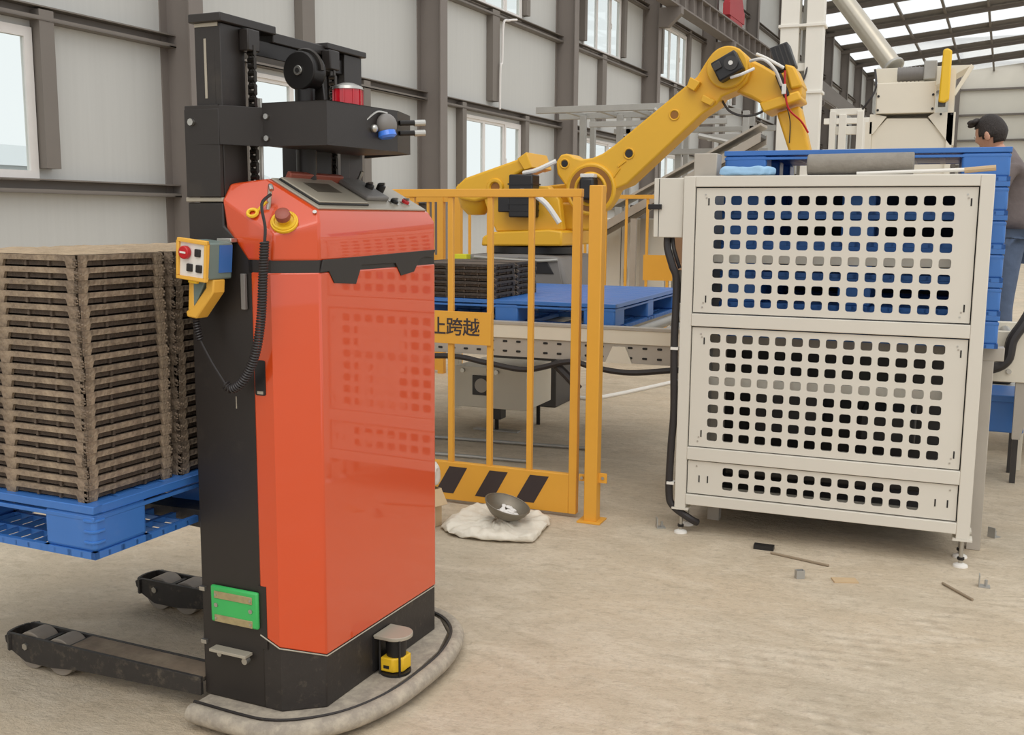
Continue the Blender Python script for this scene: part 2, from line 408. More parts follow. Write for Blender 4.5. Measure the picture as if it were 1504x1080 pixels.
# far gable wall
SG = S0+BAY*13
gab = empty('wall_back', wp(0, SG, 0), -WANG, 'far cream gable wall with grey rails', 'wall', kind='structure')
gp = MB().box(0, 6.0, 0, .08, 0, 1.9).mesh('wall_panel', 0); gp.materials.append(M['gable'])
gg = MB().box(0, 30, -.22, 0, 0, .14).mesh('girt', 0); gg.materials.append(M['girt_grey'])
gc = MB().box(0, .3, -.5, 0, 0, 15).mesh('column', 0); gc.materials.append(M['col_grey'])
for j in range(8):
    for i in range(5):
        o = bpy.data.objects.new('wall_panel', gp); COL.objects.link(o); o.parent = gab; o.location = (i*6.0, 0, j*1.9)
    o = bpy.data.objects.new('girt', gg); COL.objects.link(o); o.parent = gab; o.location = (0, 0, j*1.9+1.83)
for i in range(1, 5):
    o = bpy.data.objects.new('column', gc); COL.objects.link(o); o.parent = gab; o.location = (i*6.0-.15, 0, 0)

# roof over the far part of the hall
ROOFZ, SL = 12.0, .1
cei = empty('ceiling', WLOC, -WANG, 'pitched grey steel roof with rows of translucent skylight sheets', 'roof', kind='structure')
LX = 20.0; TILT = math.atan(SL)
def roofbox(x0, x1, y0, y1, t0, t1):
    v = []
    for z_ in (t0, t1):
        for (x, y) in ((x0, y0), (x1, y0), (x1, y1), (x0, y1)): v.append((x, y, ROOFZ+SL*x+z_))
    return v, [(0, 3, 2, 1), (4, 5, 6, 7), (0, 1, 5, 4), (1, 2, 6, 5), (2, 3, 7, 6), (3, 0, 4, 7)]
PUR = 2.1
sk_me = None; rs_me = None; rf_me = None; pu_me = None
def rpiece(name, me, x, y):
    o = bpy.data.objects.new(name, me); COL.objects.link(o); o.parent = cei; o.location = (x, y, SL*x); return o
def rmesh(name, m, *a):
    me = MB().add(*roofbox(*a)).mesh(name, 0); me.materials.append(M[m]); return me
sk_me = rmesh('skylight_sheet', 'skylight', .06, PUR-.06, 1.3, 5.1, 0, .02)
rs_me = rmesh('roof_sheet', 'roof', 0, PUR, -1.42, 1.3, 0, .03)
rf_me = rmesh('rafter', 'col_grey', 0, LX, -.12, .12, -.3, -.12)
pu_me = rmesh('purlin', 'girt_grey', -.06, .06, 0, BAY, -.12, 0)
for k in range(5, 13):
    s = S0+BAY*k
    rpiece('rafter', rf_me, 0, s)
    for i in range(int(LX/PUR)):
        rpiece('roof_sheet', rs_me, i*PUR, s); rpiece('skylight_sheet', sk_me, i*PUR, s); rpiece('purlin', pu_me, i*PUR, s)
# crane runway along the wall
cb = MB(); cb.box(.7, 1.1, 24, 62, 7.55, 7.6).box(.7, 1.1, 24, 62, 8.15, 8.2).box(.88, .92, 24, 62, 7.6, 8.15)
rw = empty('crane_runway', WLOC, -WANG, 'grey crane runway girder carried on brackets along the wall', 'girder')
cb.build('girder', 'col_grey', rw)
for i in range(40): MB().box(.72, 1.08, 24.2+i*.94, 24.24+i*.94, 7.6, 8.15).build('stiffener', 'col_grey', rw)
for k in range(3, 9):
    s = S0+BAY*k
    MB().prism([(.5, 7.0), (.75, 7.0), (1.15, 7.35), (1.15, 7.55), (.5, 7.55)], 'y', s, s+.26).build('bracket', 'col_grey', rw)
rb = MB().box(.78, 1.02, 36.4, 38.6, 8.4, 8.8).box(.8, 1.0, 36.6, 38.4, 8.2, 8.4).prism([(36.4, 8.8), (38.6, 8.8), (38.2, 9.3), (36.8, 9.3)], 'x', .8, 1.0)
tag(rb.build('crane_end_carriage', 'red_paint'), 'red crane carriage riding on the grey runway girder', 'crane'); bpy.data.objects['crane_end_carriage'].location = WLOC; bpy.data.objects['crane_end_carriage'].rotation_euler.z = -WANG

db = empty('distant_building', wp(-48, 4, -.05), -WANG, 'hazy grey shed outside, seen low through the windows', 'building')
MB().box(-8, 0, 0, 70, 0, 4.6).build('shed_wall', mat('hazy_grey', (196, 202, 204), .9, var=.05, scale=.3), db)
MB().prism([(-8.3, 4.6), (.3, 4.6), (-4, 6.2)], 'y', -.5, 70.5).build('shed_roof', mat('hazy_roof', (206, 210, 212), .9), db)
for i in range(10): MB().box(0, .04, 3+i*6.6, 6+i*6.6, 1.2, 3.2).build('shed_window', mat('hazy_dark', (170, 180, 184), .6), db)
MB().tube(smooth_path([(.2, S0+BAY*2+3.1, 3.75), (.2, S0+BAY*2+3.12, 4.6), (.2, S0+BAY*2+3.2, 4.75), (.2, S0+BAY*2+3.25, 5.5), (.2, S0+BAY*2+3.5, 5.62), (.2, S0+BAY*2+3.9, 5.7)], 5), .025, 6).build('conduit', 'win_frame', wall)
# ------------------------------------------------------------------ automated stacker truck
TRK = Vector((-1.584, 2.481, 0)); TANG = R(2.5)
trk = empty('stacker_truck', TRK, -TANG, 'orange and black driverless pallet stacker with mast, console and bumper', 'stacker')
def plan_solid(name, m, pts, zb, zt, bevel=.004):
    n = len(pts); zb = zb if isinstance(zb, list) else [zb]*n; zt = zt if isinstance(zt, list) else [zt]*n
    mb = MB(); vs = [(p[0], p[1], b) for p, b in zip(pts, zb)]+[(p[0], p[1], t) for p, t in zip(pts, zt)]
    mb.add(vs, [tuple(range(n))[::-1], tuple(range(n, 2*n))]+[(i, (i+1) % n, n+(i+1) % n, n+i) for i in range(n)])
    return mb.build(name, m, trk, bevel)
YF = .74
# skirt, platform, bumper
plan_solid('base_skirt', 'base_black', [(-.385, -.08), (-.105, -.08), (-.003, .001), (-.003, .656), (-.105, YF-.003), (-.385, YF-.003)], .065, .3)
plat = [(-.375, -.135), (-.2, -.142), (-.11, -.135), (-.03, -.085), (.05, 0), (.095, .15), (.105, .33), (.095, .5), (.05, .65), (-.03, .745), (-.11, .79), (-.2, .8), (-.375, .79)]
plan_solid('platform', 'rubber', plat, .042, .065, .002)
bp = smooth_path([(-.37, -.165, .045), (-.2, -.172, .045), (-.10, -.165, .045), (-.01, -.115, .045), (.075, -.01, .045), (.125, .15, .045), (.135, .33, .045), (.125, .5, .045), (.075, .67, .045), (-.01, .775, .045), (-.11, .82, .045), (-.2, .828, .045), (-.37, .82, .045)], 5)
bm_ = MB(); bm_.tube(bp, .028, 12); bm_.build('bumper', 'rubber', trk)
MB().tube([(p[0]*.985-.012, .33+(p[1]-.33)*.955, .068) for p in bp], .006, 6).build('bumper_rail', 'base_black', trk)
# black mast cover
MB().prism([(-.388, .067), (-.162, .067), (-.162, 1.39), (-.262, 1.47), (-.262, 1.535), (-.388, 1.535)], 'y', -.0815, YF-.002).build('side_cover', 'black_paint', trk, .005)
MB().box(-.392, -.262, -.084, .1, 1.537, 1.549).build('cover_trim', 'panel_grey', trk, .002)
# lower orange hood
hood = plan_solid('hood', 'orange', [(-.172, -.0835), (-.105, -.0835), (0, 0), (0, .657), (-.105, YF), (-.172, YF)], [.292, .262, .228, .228, .262, .292], 1.345, .005)
MB().box(-.176, -.148, -.0845, -.07, .25, .44).build('hood_notch', 'black_paint', hood)
MB().prism(rrect(-.166, -.13, 1.0, 1.1, .006), 'y', -.0855, -.07).build('grip_slot', 'black_plastic', hood)
MB().box(-.158, -.138, -.087, -.0855, 1.004, 1.012).build('grip_lip', 'panel_grey', hood)
MB().tube([(-.172, -.0845, .291), (-.105, -.0845, .261), (.0015, -.001, .227), (.0015, .657, .227)], .0022, 5).build('edge_trim', 'panel_grey', hood)  # thin pale line along the lower edge of the hood
# band with tabs
plan_solid('belt_band', 'black_paint', [(-.18, -.0815), (-.105, -.0815), (-.002, .001), (-.002, .656), (-.105, YF-.002), (-.18, YF-.002)], 1.343, 1.379, 0)
MB().prism([(.012, 1.379), (.657, 1.392), (.64, 1.366), (.59, 1.37), (.551, 1.363), (.515, 1.325), (.434, 1.316), (.401, 1.357), (.208, 1.358), (.177, 1.304), (.066, 1.312), (.04, 1.347), (.0, 1.345)], 'x', -.002, .003).build('belt_tabs', 'black_paint', trk, .001)
# upper orange console housing
hv = [(-.18, -.0835, 1.377), (-.1, -.0835, 1.377), (0, 0, 1.377), (0, .657, 1.377), (-.1, YF, 1.377), (-.18, YF, 1.377),
      (-.251, -.0835, 1.474), (-.264, -.0835, 1.54), (-.09, -.0835, 1.448), (0, 0, 1.482), (0, .657, 1.482), (-.09, YF, 1.448), (-.264, YF, 1.54), (-.251, YF, 1.474),
      (-.262, -.05, 1.588), (-.185, .015, 1.603), (-.014, .015, 1.514), (-.014, .642, 1.514), (-.185, .642, 1.603), (-.262, .707, 1.588),
      (-.262, -.05, 1.4), (-.262, .707, 1.4)]
hf = [(0, 1, 8, 7, 6), (1, 2, 9, 8), (2, 3, 10, 9), (3, 4, 11, 10), (4, 5, 13, 12, 11), (7, 8, 9, 16, 15, 14), (9, 10, 17, 16), (16, 17, 18, 15), (10, 11, 12, 19, 18, 17), (14, 15, 18, 19), (7, 14, 20, 6), (12, 13, 21, 19), (14, 19, 21, 20), (6, 20, 21, 13, 5, 0), (0, 5, 4, 3, 2, 1)]
ch = MB().add(hv, hf).build('console_housing', 'orange', trk, .006)
# console panel frame: local axes on the sloped face
def on_con(u, v, h=0.):      # u across (0..1), v up the slope (0..1)
    a = Vector((-.014, .015, 1.514)); b = Vector((-.014, .642, 1.514)); c = Vector((-.185, .015, 1.603))
    n = (b-a).cross(c-a).normalized(); n = n if n.z > 0 else -n
    return a+(b-a)*u+(c-a)*v+n*h
def con_plate(name, m, u0, u1, v0, v1, h0, h1, par, bevel=.002):
    vs = [on_con(u, v, h) for h in (h0, h1) for (u, v) in ((u0, v0), (u1, v0), (u1, v1), (u0, v1))]
    return MB().add(vs, [(0, 3, 2, 1), (4, 5, 6, 7), (0, 1, 5, 4), (1, 2, 6, 5), (2, 3, 7, 6), (3, 0, 4, 7)]).build(name, m, par, bevel)
cp = con_plate('control_panel', 'panel_grey', .02, .985, .04, .98, 0, .006, trk)
con_plate('display_gasket', 'black_plastic', .05, .46, .12, .92, .005, .012, cp)
dp = con_plate('display_plate', 'panel_grey', .055, .455, .14, .915, .011, .016, cp)
con_plate('display_window', 'bowl', .16, .36, .45, .75, .0155, .0165, cp, 0)
con_plate('palm_rest', 'robot_grey', .52, .72, .3, .97, .005, .022, cp, .006)
for (u, v, m_, r_, h_) in ((.66, .62, 'black_plastic', .014, .035), (.77, .62, 'black_plastic', .014, .035), (.75, .25, 'dark_metal', .013, .018), (.86, .25, 'red', .013, .018)):
    kb = MB().cyl(on_con(u, v, .004), on_con(u, v, h_), r_, n=16).build('knob', m_, cp, .002)
    MB().cyl(on_con(u, v, .004), on_con(u, v, .009), r_*1.35, n=16).build('knob_ring', 'steel', kb)
    MB().cbox(on_con(u, v, h_+.003), (.02, .006, .008)).build('knob_pointer', 'steel', kb)
MB().cyl(on_con(.7, .93, .0), on_con(.7, .93, .05), .006, n=10).build('toggle', 'steel', cp)
con_plate('screen_hood', 'estop', .12, .55, .9, .99, .004, .03, cp, .004)
# emergency stop on the sloped corner facet
fa = Vector((-.09, -.0835, 1.448)); fb = Vector((-.264, -.0835, 1.54)); fc = Vector((-.014, .015, 1.514))
fn = (fb-fa).cross(fc-fa).normalized(); fn = fn if fn.z > 0 else -fn
ec = fa+(fb-fa)*.1+(fc-fa)*.36
es = MB().cyl(ec-fn*.002, ec+fn*.008, .038, n=28).build('stop_ring', 'yellow_plastic', trk, .002)
MB().tube([ec+fn*.01+((fb-fa).normalized()*math.cos(t)+fn.cross((fb-fa).normalized())*math.sin(t))*.03 for t in [2*math.pi*k/20 for k in range(20)]], .004, 6, closed=True).build('stop_rim', 'yellow_plastic', es)
MB().cyl(ec+fn*.006, ec+fn*.028, .014, n=16).build('stop_stem', 'yellow_plastic', es)
MB().lathe([(0, .044), (.012, .044), (.02, .04), (.0215, .03), (.02, .022), (0, .022)], n=20, T=Matrix.Translation(ec) @ fn.to_track_quat('Z', 'Y').to_matrix().to_4x4()).build('stop_button', 'estop', es)
# key tag and cable hook
kc = fa+(fb-fa)*.5+(fc-fa)*.12
kt = MB().tube([kc+fn*.008+((fb-fa).normalized()*math.cos(t)+fn.cross((fb-fa).normalized())*math.sin(t))*.013 for t in [2*math.pi*k/14 for k in range(14)]], .005, 6, closed=True).build('key_tag', 'yellow_plastic', trk)
MB().tube([kc+fn*.008+Vector((.01, .01, .006)), kc+fn*.01+Vector((.03, .025, .03))], .004, 6).build('key_strap', 'yellow_plastic', kt)
hk = kc+Vector((.035, .03, .055))
MB().tube(smooth_path([hk+Vector((-.006, 0, -.04)), hk, hk+Vector((.006, -.004, .025)), hk+Vector((.016, -.012, .012))], 5), .0065, 8).build('cable_hook', 'steel', trk)
bolt(trk, fa+(fc-fa)*.93+fn*.0, fn, .006, .004)
# mast
for nm, y0, y1 in (('mast_rail', -.072, .03), ('mast_rail', .53, .632)):
    mr_ = MB(); mr_.box(-.352, -.33, y0, y1, 1.3, 2.02).box(-.284, -.262, y0, y1, 1.3, 2.02)
    yo = (y0, y0+.02) if y0 < 0 else (y1-.02, y1)
    mr_.box(-.33, -.284, yo[0], yo[1], 1.3, 2.02)
    o = mr_.build(nm, 'black_paint', trk, .002)
    yy = y0+.004 if y0 < 0 else y0+.03
    MB().box(-.345, -.27, min(y0, y1)+.03, max(y0, y1)-.012, 1.3, 1.97).build('inner_rail', 'dark_metal', o)
MB().box(-.32, -.312, -.0725, -.071, 1.82, 1.98).build('rail_scale', 'panel_grey', trk)
tp = MB(); tp.box(-.362, -.25, -.085, .16, 2.021, 2.045).box(-.35, -.262, .16, .48, 2.0, 2.03).box(-.362, -.25, .42, .645, 2.021, 2.04)
tp.build('mast_crossbar', 'black_paint', trk, .003)
MB().box(-.34, -.27, .03, .53, 1.955, 2.0).build('mast_tie', 'dark_metal', trk, .002)
for z in (2.012,):
    MB().box(-.35, -.27, -.074, -.01, 2.011, 2.0205).build('weld_pad', 'panel_grey', trk)
# hoses by the near rail
for dy in (0, .018): MB().tube([(-.235, .04+dy, 1.5), (-.235, .04+dy, 1.83)], .006, 8).build('steel_rod', 'steel', trk)
# chains
def chain(x, y, z0, z1):
    c_ = MB(); n = int((z1-z0)/.018)
    for i in range(n):
        z = z0+i*.018
        c_.cyl((x-.011, y, z), (x+.011, y, z), .0075, n=8)
        w = .010 if i % 2 else .006
        for sgn in (-1, 1): c_.box(x+sgn*w-.0015, x+sgn*w+.0015, y-.006, y+.006, z-.004, z+.022)
    return c_.build('lift_chain', 'chain', trk, smooth=30)
chain(-.238, .03, 1.5, 1.97); chain(-.238, .428, 1.5, 1.965)
for (y, z) in ((.03, 1.955), (.428, 1.955)):
    MB().box(-.262, -.228, y-.026, y+.026, z, z+.06).build('chain_anchor', 'black_paint', trk, .004)
# chain wheel on the lift ram
wc = Vector((-.185, .205, 1.92))
wl_ = MB().cyl(wc-Vector((0, .03, 0)), wc+Vector((0, .03, 0)), .056, n=36).build('chain_wheel', 'dark_metal', trk, .004)
MB().cyl(wc-Vector((0, .036, 0)), wc-Vector((0, .03, 0)), .014, n=20).build('wheel_hub', 'steel', wl_, .001)
MB().cyl(wc-Vector((0, .038, 0)), wc-Vector((0, .036, 0)), .007, n=12).build('hub_bore', 'black_plastic', wl_)
MB().tube([wc+Vector((math.cos(t)*.06, 0, math.sin(t)*.06)) for t in [math.pi*k/14 for k in range(15)]], .008, 6).build('wheel_chain', 'chain', wl_)
for dy in (.037,):
    MB().prism([(-.235, 1.78), (-.135, 1.78), (-.155, 1.93), (-.215, 1.93)], 'y', wc.y+dy, wc.y+dy+.008).build('ram_fork', 'black_paint', trk, .001)
MB().cyl((-.185, .205, 1.5), (-.185, .205, 1.87), .03, n=20).build('lift_ram', 'dark_metal', trk)
MB().box(-.3, -.2, .24, .36, 1.5, 1.76).build('ram_block', 'dark_metal', trk, .004)
MB().box(-.29, -.24, .40, .52, 1.45, 1.75).build('mast_web', 'black_paint', trk, .003)
MB().box(-.24, -.225, .43, .445, 1.45, 1.75).build('hose', 'robot_grey', trk)
# head bracket
def wallseg(a, b, z0, z1, t=.01):
    a = Vector(a).to_3d(); b = Vector(b).to_3d(); d = (b-a).normalized(); n = Vector((d.y, -d.x, 0))*-t
    vs = [(p.x, p.y, z) for z in (z0, z1) for p in (a, b, b+n, a+n)]
    return vs, [(0, 3, 2, 1), (4, 5, 6, 7), (0, 1, 5, 4), (1, 2, 6, 5), (2, 3, 7, 6), (3, 0, 4, 7)]
br = MB()
pl_ = [(-.382, -.0885), (-.262, -.0885), (-.198, .025)]
for a, b in zip(pl_, pl_[1:]): br.add(*wallseg(a, b, 1.693, 1.8))
hb = br.build('mast_bracket', 'black_paint', trk, .002)
br = MB(); br.box(-.383, -.262, -.0895, -.075, 1.55, 1.79)
br.build('bracket_plate', 'black_paint', trk, .002)
br = MB(); pl_ = [(-.202, .022), (.016, .022), (.046, .345), (.0, .5), (-.25, .64)]
for a, b in zip(pl_, pl_[1:]): br.add(*wallseg(a, b, 1.693, 1.813))
br.add([(x, y, z) for z in (1.694, 1.7) for (x, y) in ((-.2, .03), (.012, .03), (.04, .345), (-.005, .5), (-.2, .5))], [(0, 1, 2, 3, 4)[::-1], (5, 6, 7, 8, 9), (0, 1, 6, 5), (1, 2, 7, 6), (2, 3, 8, 7), (3, 4, 9, 8), (4, 0, 5, 9)])
sb = br.build('sensor_bracket', 'black_paint', trk, .003)
for z in (1.715, 1.775): bolt(sb, (-.185, .021, z), (0, -1, 0), .008, .006)
bolt(hb, (-.355, -.0885, 1.755), (0, -1, 0), .01, .01)
# beacon
bc = MB().cyl((-.065, .25, 1.8), (-.065, .25, 1.868), .042, n=28).build('beacon', 'red_glass', trk)
MB().lathe([(0, .02), (.02, .018), (.044, .008), (.046, 0), (0, 0)], (-.065, .25, 1.868), 28).build('beacon_cap', 'steel', bc)
for k in range(10):
    t = 2*math.pi*k/10; MB().box(-.003, .003, -.002, .002, 0, .062, Matrix.Translation((-.065+.042*math.cos(t), .25+.042*math.sin(t), 1.805)) @ Matrix.Rotation(t, 4, 'Z')).build('lens_rib', 'red_glass', bc)
# camera eye
ey = MB().ball((.05, .275, 1.765), (.03, .036, .034), 20, 12).build('camera_eye', 'robot_grey', trk)
MB().lathe([(0, 0), (.02, 0), (.028, .006), (.026, .02), (0, .02)], n=20, T=Matrix.Translation((.058, .27, 1.727)) @ Matrix.Rotation(R(-12), 4, 'Y')).build('eye_lens', 'blue_light', ey)
MB().tube(smooth_path([(.03, .2, 1.775), (.04, .24, 1.80), (.05, .28, 1.80)], 5), .003, 6).build('eye_wire', 'steel', ey)
MB().ball((.04, .225, 1.752), .012, 12, 8).build('eye_pivot', 'steel', ey)
for dz in (0, .03): MB().cyl((.045, .36, 1.748+dz), (.09, .41, 1.752+dz), .008, n=10).build('eye_pin', 'dark_metal', ey); MB().cyl((.075, .395, 1.7502+dz), (.098, .42, 1.7525+dz), .0095, n=10).build('pin_tip', 'steel', ey)
# green charging contact, latch
gp_ = MB().box(-.344, -.172, -.096, -.082, .308, .42).build('charge_plate', 'green', trk, .006)
tag(gp_, 'green charging contact plate')
for z in (.322, .394): 
    st = MB().box(-.328, -.19, -.0985, -.0955, z-.011, z+.011).build('contact_strip', 'brass', gp_, .001)
for x in (-.322, -.196): bolt(gp_, (x, -.096, .362), (0, -1, 0), .007, .003)
for x in (-.322, -.196):
    for z in (.322, .394): bolt(gp_, (x, -.0985, z), (0, -1, 0), .004, .002)
lt = MB().box(-.338, -.205, -.116, -.082, .222, .231).build('latch_ledge', 'panel_grey', trk, .001)
MB().cyl((-.212, -.112, .212), (-.212, -.095, .212), .01, n=12).build('latch_pin', 'steel', lt)
MB().cyl((-.31, -.105, .214), (-.31, -.09, .214), .008, n=12).build('latch_pin', 'steel', lt)
for z in (.235, .40): MB().box(-.39, -.37, -.09, -.075, z-.006, z+.006).build('hinge', 'steel', trk)
MB().box(-.2375, -.235, -.083, -.081, .955, .99).build('scuff', 'panel_grey', trk)
# laser scanner on the platform
sc = MB().lathe([(0, .066), (.05, .066), (.05, .074), (.0, .074)], (.05, .3, 0), 24).build('scanner_base', 'black_plastic', trk)
MB().prism([(.018, .262), (.062, .262), (.088, .285), (.088, .335), (.06, .345), (.018, .345)], 'z', .076, .122).build('scanner_body', 'yellow_plastic', sc, .004)
MB().box(.03, .05, .2605, .2625, .088, .098).build('scanner_label', 'black_plastic', sc)
MB().cyl((.052, .303, .122), (.052, .303, .176), .031, .034, 24).build('scanner_head', 'black_plastic', sc)
for (x, y) in ((.016, .263), (.016, .345), (.088, .263)): MB().cyl((x, y, .07), (x, y, .186), .004, n=8).build('guard_post', 'black_plastic', sc)
ang = [R(-100+200*k/14) for k in range(15)]
MB().prism([(.0, .25)]+[(.055+.05*math.cos(t), .303+.053*math.sin(t)) for t in ang]+[(.0, .356)], 'z', .184, .196).build('guard_cap', 'panel_grey', sc, .002)
MB().box(-.004, .004, .25, .352, .076, .19).build('guard_plate', 'black_plastic', sc)
# outrigger legs
def outrigger(y0, y1):
    side = [(-.389, .066), (-.9, .045), (-1.02, .03), (-1.13, .03), (-1.19, .06), (-1.218, .085), (-1.222, .105), (-1.2, .118), (-.389, .122)]
    g = MB(); g.prism(side, 'y', y0, y0+.012); g.prism(side, 'y', y1-.012, y1)
    g.box(-.94, -.389, y0+.012, y1-.012, .105, .118)
    pts = [(-1.19+.03*math.cos(t), (y0+y1)/2+(y1-y0)/2*math.sin(t)) for t in [R(90+180*k/8) for k in range(9)]]
    for a, b in zip(pts, pts[1:]): g.add(*wallseg(a, b, .06, .116, -.01))
    o = g.build('outrigger', 'leg_black', trk, .002)
    MB().box(-.93, -.389, y0+.013, y1-.013, .1175, .1195).build('leg_plate', 'leg_top', o)
    for x in (-1.125, -.995):
        MB().cyl((x, y0+.018, .064), (x, y1-.018, .064), .063, n=28).build('roller', 'roller', o, .003)
    MB().box(-1.068, -1.052, y0+.012, y1-.012, .08, .11).build('roller_bridge', 'leg_black', o)
    for (x, z) in ((-1.125, .085),): MB().cyl((x, y0-.006, z), (x, y0, z), .012, n=6).build('axle_bolt', 'steel', o)
    return o
outrigger(-.1, .012); outrigger(.487, .602)
# fork carriage and forks
MB().prism([(-.44, .5), (-.425, .5), (-.425, .62), (-.4, .7), (-.4, .83), (-.412, .83), (-.43, .7), (-.44, .66)], 'y', -.02, .07).build('fork_heel', 'leg_black', trk, .003)
MB().prism([(-.44, .5), (-.425, .5), (-.425, .62), (-.4, .7), (-.4, .83), (-.412, .83), (-.43, .7), (-.44, .66)], 'y', .5, .6).build('fork_heel', 'leg_black', trk, .003)
MB().box(-.41, -.389, -.03, .62, .55, .8).build('fork_carriage', 'leg_black', trk, .003)
for y in (-.02, .5): MB().prism([(-.44, .56), (-1.38, .585), (-1.38, .6), (-.44, .615)], 'y', y+.0, y+.1).build('fork', 'leg_black', trk, .002)

# ------------------------------------------------------------------ pendant remote hanging on the truck
TM = Matrix.Translation(TRK) @ Matrix.Rotation(-TANG, 4, 'Z')
pen = empty('pendant_remote', TRK, -TANG, 'yellow pendant remote with red button hanging on the black truck side', 'remote')
PR = Matrix.Translation((-.27, -.15, 1.38)) @ Matrix.Rotation(R(-4), 4, 'Z') @ Matrix.Rotation(R(5), 4, 'Y')
MB().box(-.05, .05, -.045, .05, -.05, .05, PR).build('remote_box', 'pendant_teal', pen, .005)
fr = MB(); fr.box(-.054, .054, -.056, -.044, -.056, -.046, PR).box(-.054, .054, -.056, -.044, .046, .056, PR).box(-.054, -.046, -.056, -.044, -.046, .046, PR).box(.046, .054, -.056, -.044, -.046, .046, PR)
ff = fr.build('face_frame', 'pendant_yellow', pen, .002)
fp = MB().box(-.047, .047, -.049, -.044, -.047, .047, PR).build('face_plate', 'white_plastic', pen)
MB().cyl(PR @ Vector((-.022, -.049, .018)), PR @ Vector((-.022, -.064, .018)), .018, n=20).build('stop_knob', 'red', fp, .003)
MB().cbox((-.022, -.0648, .018), (.02, .002, .005), PR @ Matrix.Rotation(0, 4, 'Y')).build('knob_mark', 'white_plastic', fp)
for (x, z) in ((.02, .02), (-.008, -.022), (.026, -.022)): MB().cbox((x, -.051, z), (.019, .008, .021), PR).build('push_button', 'black_plastic', fp, .002)
MB().cbox((.0505, .022, .006), (.003, .048, .075), PR).build('side_label', 'pendant_blue', pen)
hd = MB(); hd.prism([(.05, -.05), (.05, -.085), (-.01, -.165), (-.045, -.165), (-.05, -.15), (-.02, -.13), (.022, -.075), (.022, -.05)], 'y', -.02, .025, PR)
hd.prism([(-.042, -.055), (-.025, -.055), (-.02, -.14), (-.042, -.15)], 'y', -.02, .02, PR)
hd.build('handle', 'pendant_yellow', pen, .004)
MB().prism([(-.04, -.056), (.018, -.056), (-.018, -.13), (-.034, -.14)], 'y', -.018, .018, PR).build('grip_insert', 'pendant_teal', pen, .003)
MB().cbox((0, -.043, -.058), (.03, .012, .012), PR).build('box_clip', 'yellow_plastic', pen, .002)
MB().box(-.20, -.185, -.095, -.083, 1.24, 1.34).build('wall_hanger', 'robot_grey', pen, .002)
MB().box(-.265, -.215, -.11, -.083, 1.425, 1.437).build('hanger_hook', 'steel', pen, .002)
b0 = PR @ Vector((-.03, 0, -.165))
cabp = [(b0.x, b0.y, b0.z), (b0.x+.002, b0.y, b0.z-.03), (b0.x+.008, b0.y+.004, b0.z-.065)]
MB().tube(helix(cabp, .008, 9), .0028, 5).build('coiled_cord', 'cable', pen)
e1 = Vector(cabp[-1]); e2 = Vector((-.225, -.14, 1.035))
MB().tube(smooth_path([e1, e1.lerp(e2, .5)+Vector((-.004, 0, 0)), e2], 5), .003, 6).build('cord', 'cable', pen)
cab2 = [tuple(e2), (-.205, -.138, 1.022), (-.165, -.135, 1.05), (-.128, -.13, 1.12), (-.108, -.125, 1.22), (-.102, -.12, 1.33), (-.097, -.115, 1.43)]
MB().tube(helix(cab2, .0105, 62), .0034, 5).build('coiled_cord', 'cable', pen)
MB().tube(smooth_path([cab2[-1], (-.098, -.11, 1.47), (-.115, -.1, 1.53), (hk.x+.012, hk.y-.012, hk.z+.0)], 5), .0045, 6).build('cord', 'cable', pen)

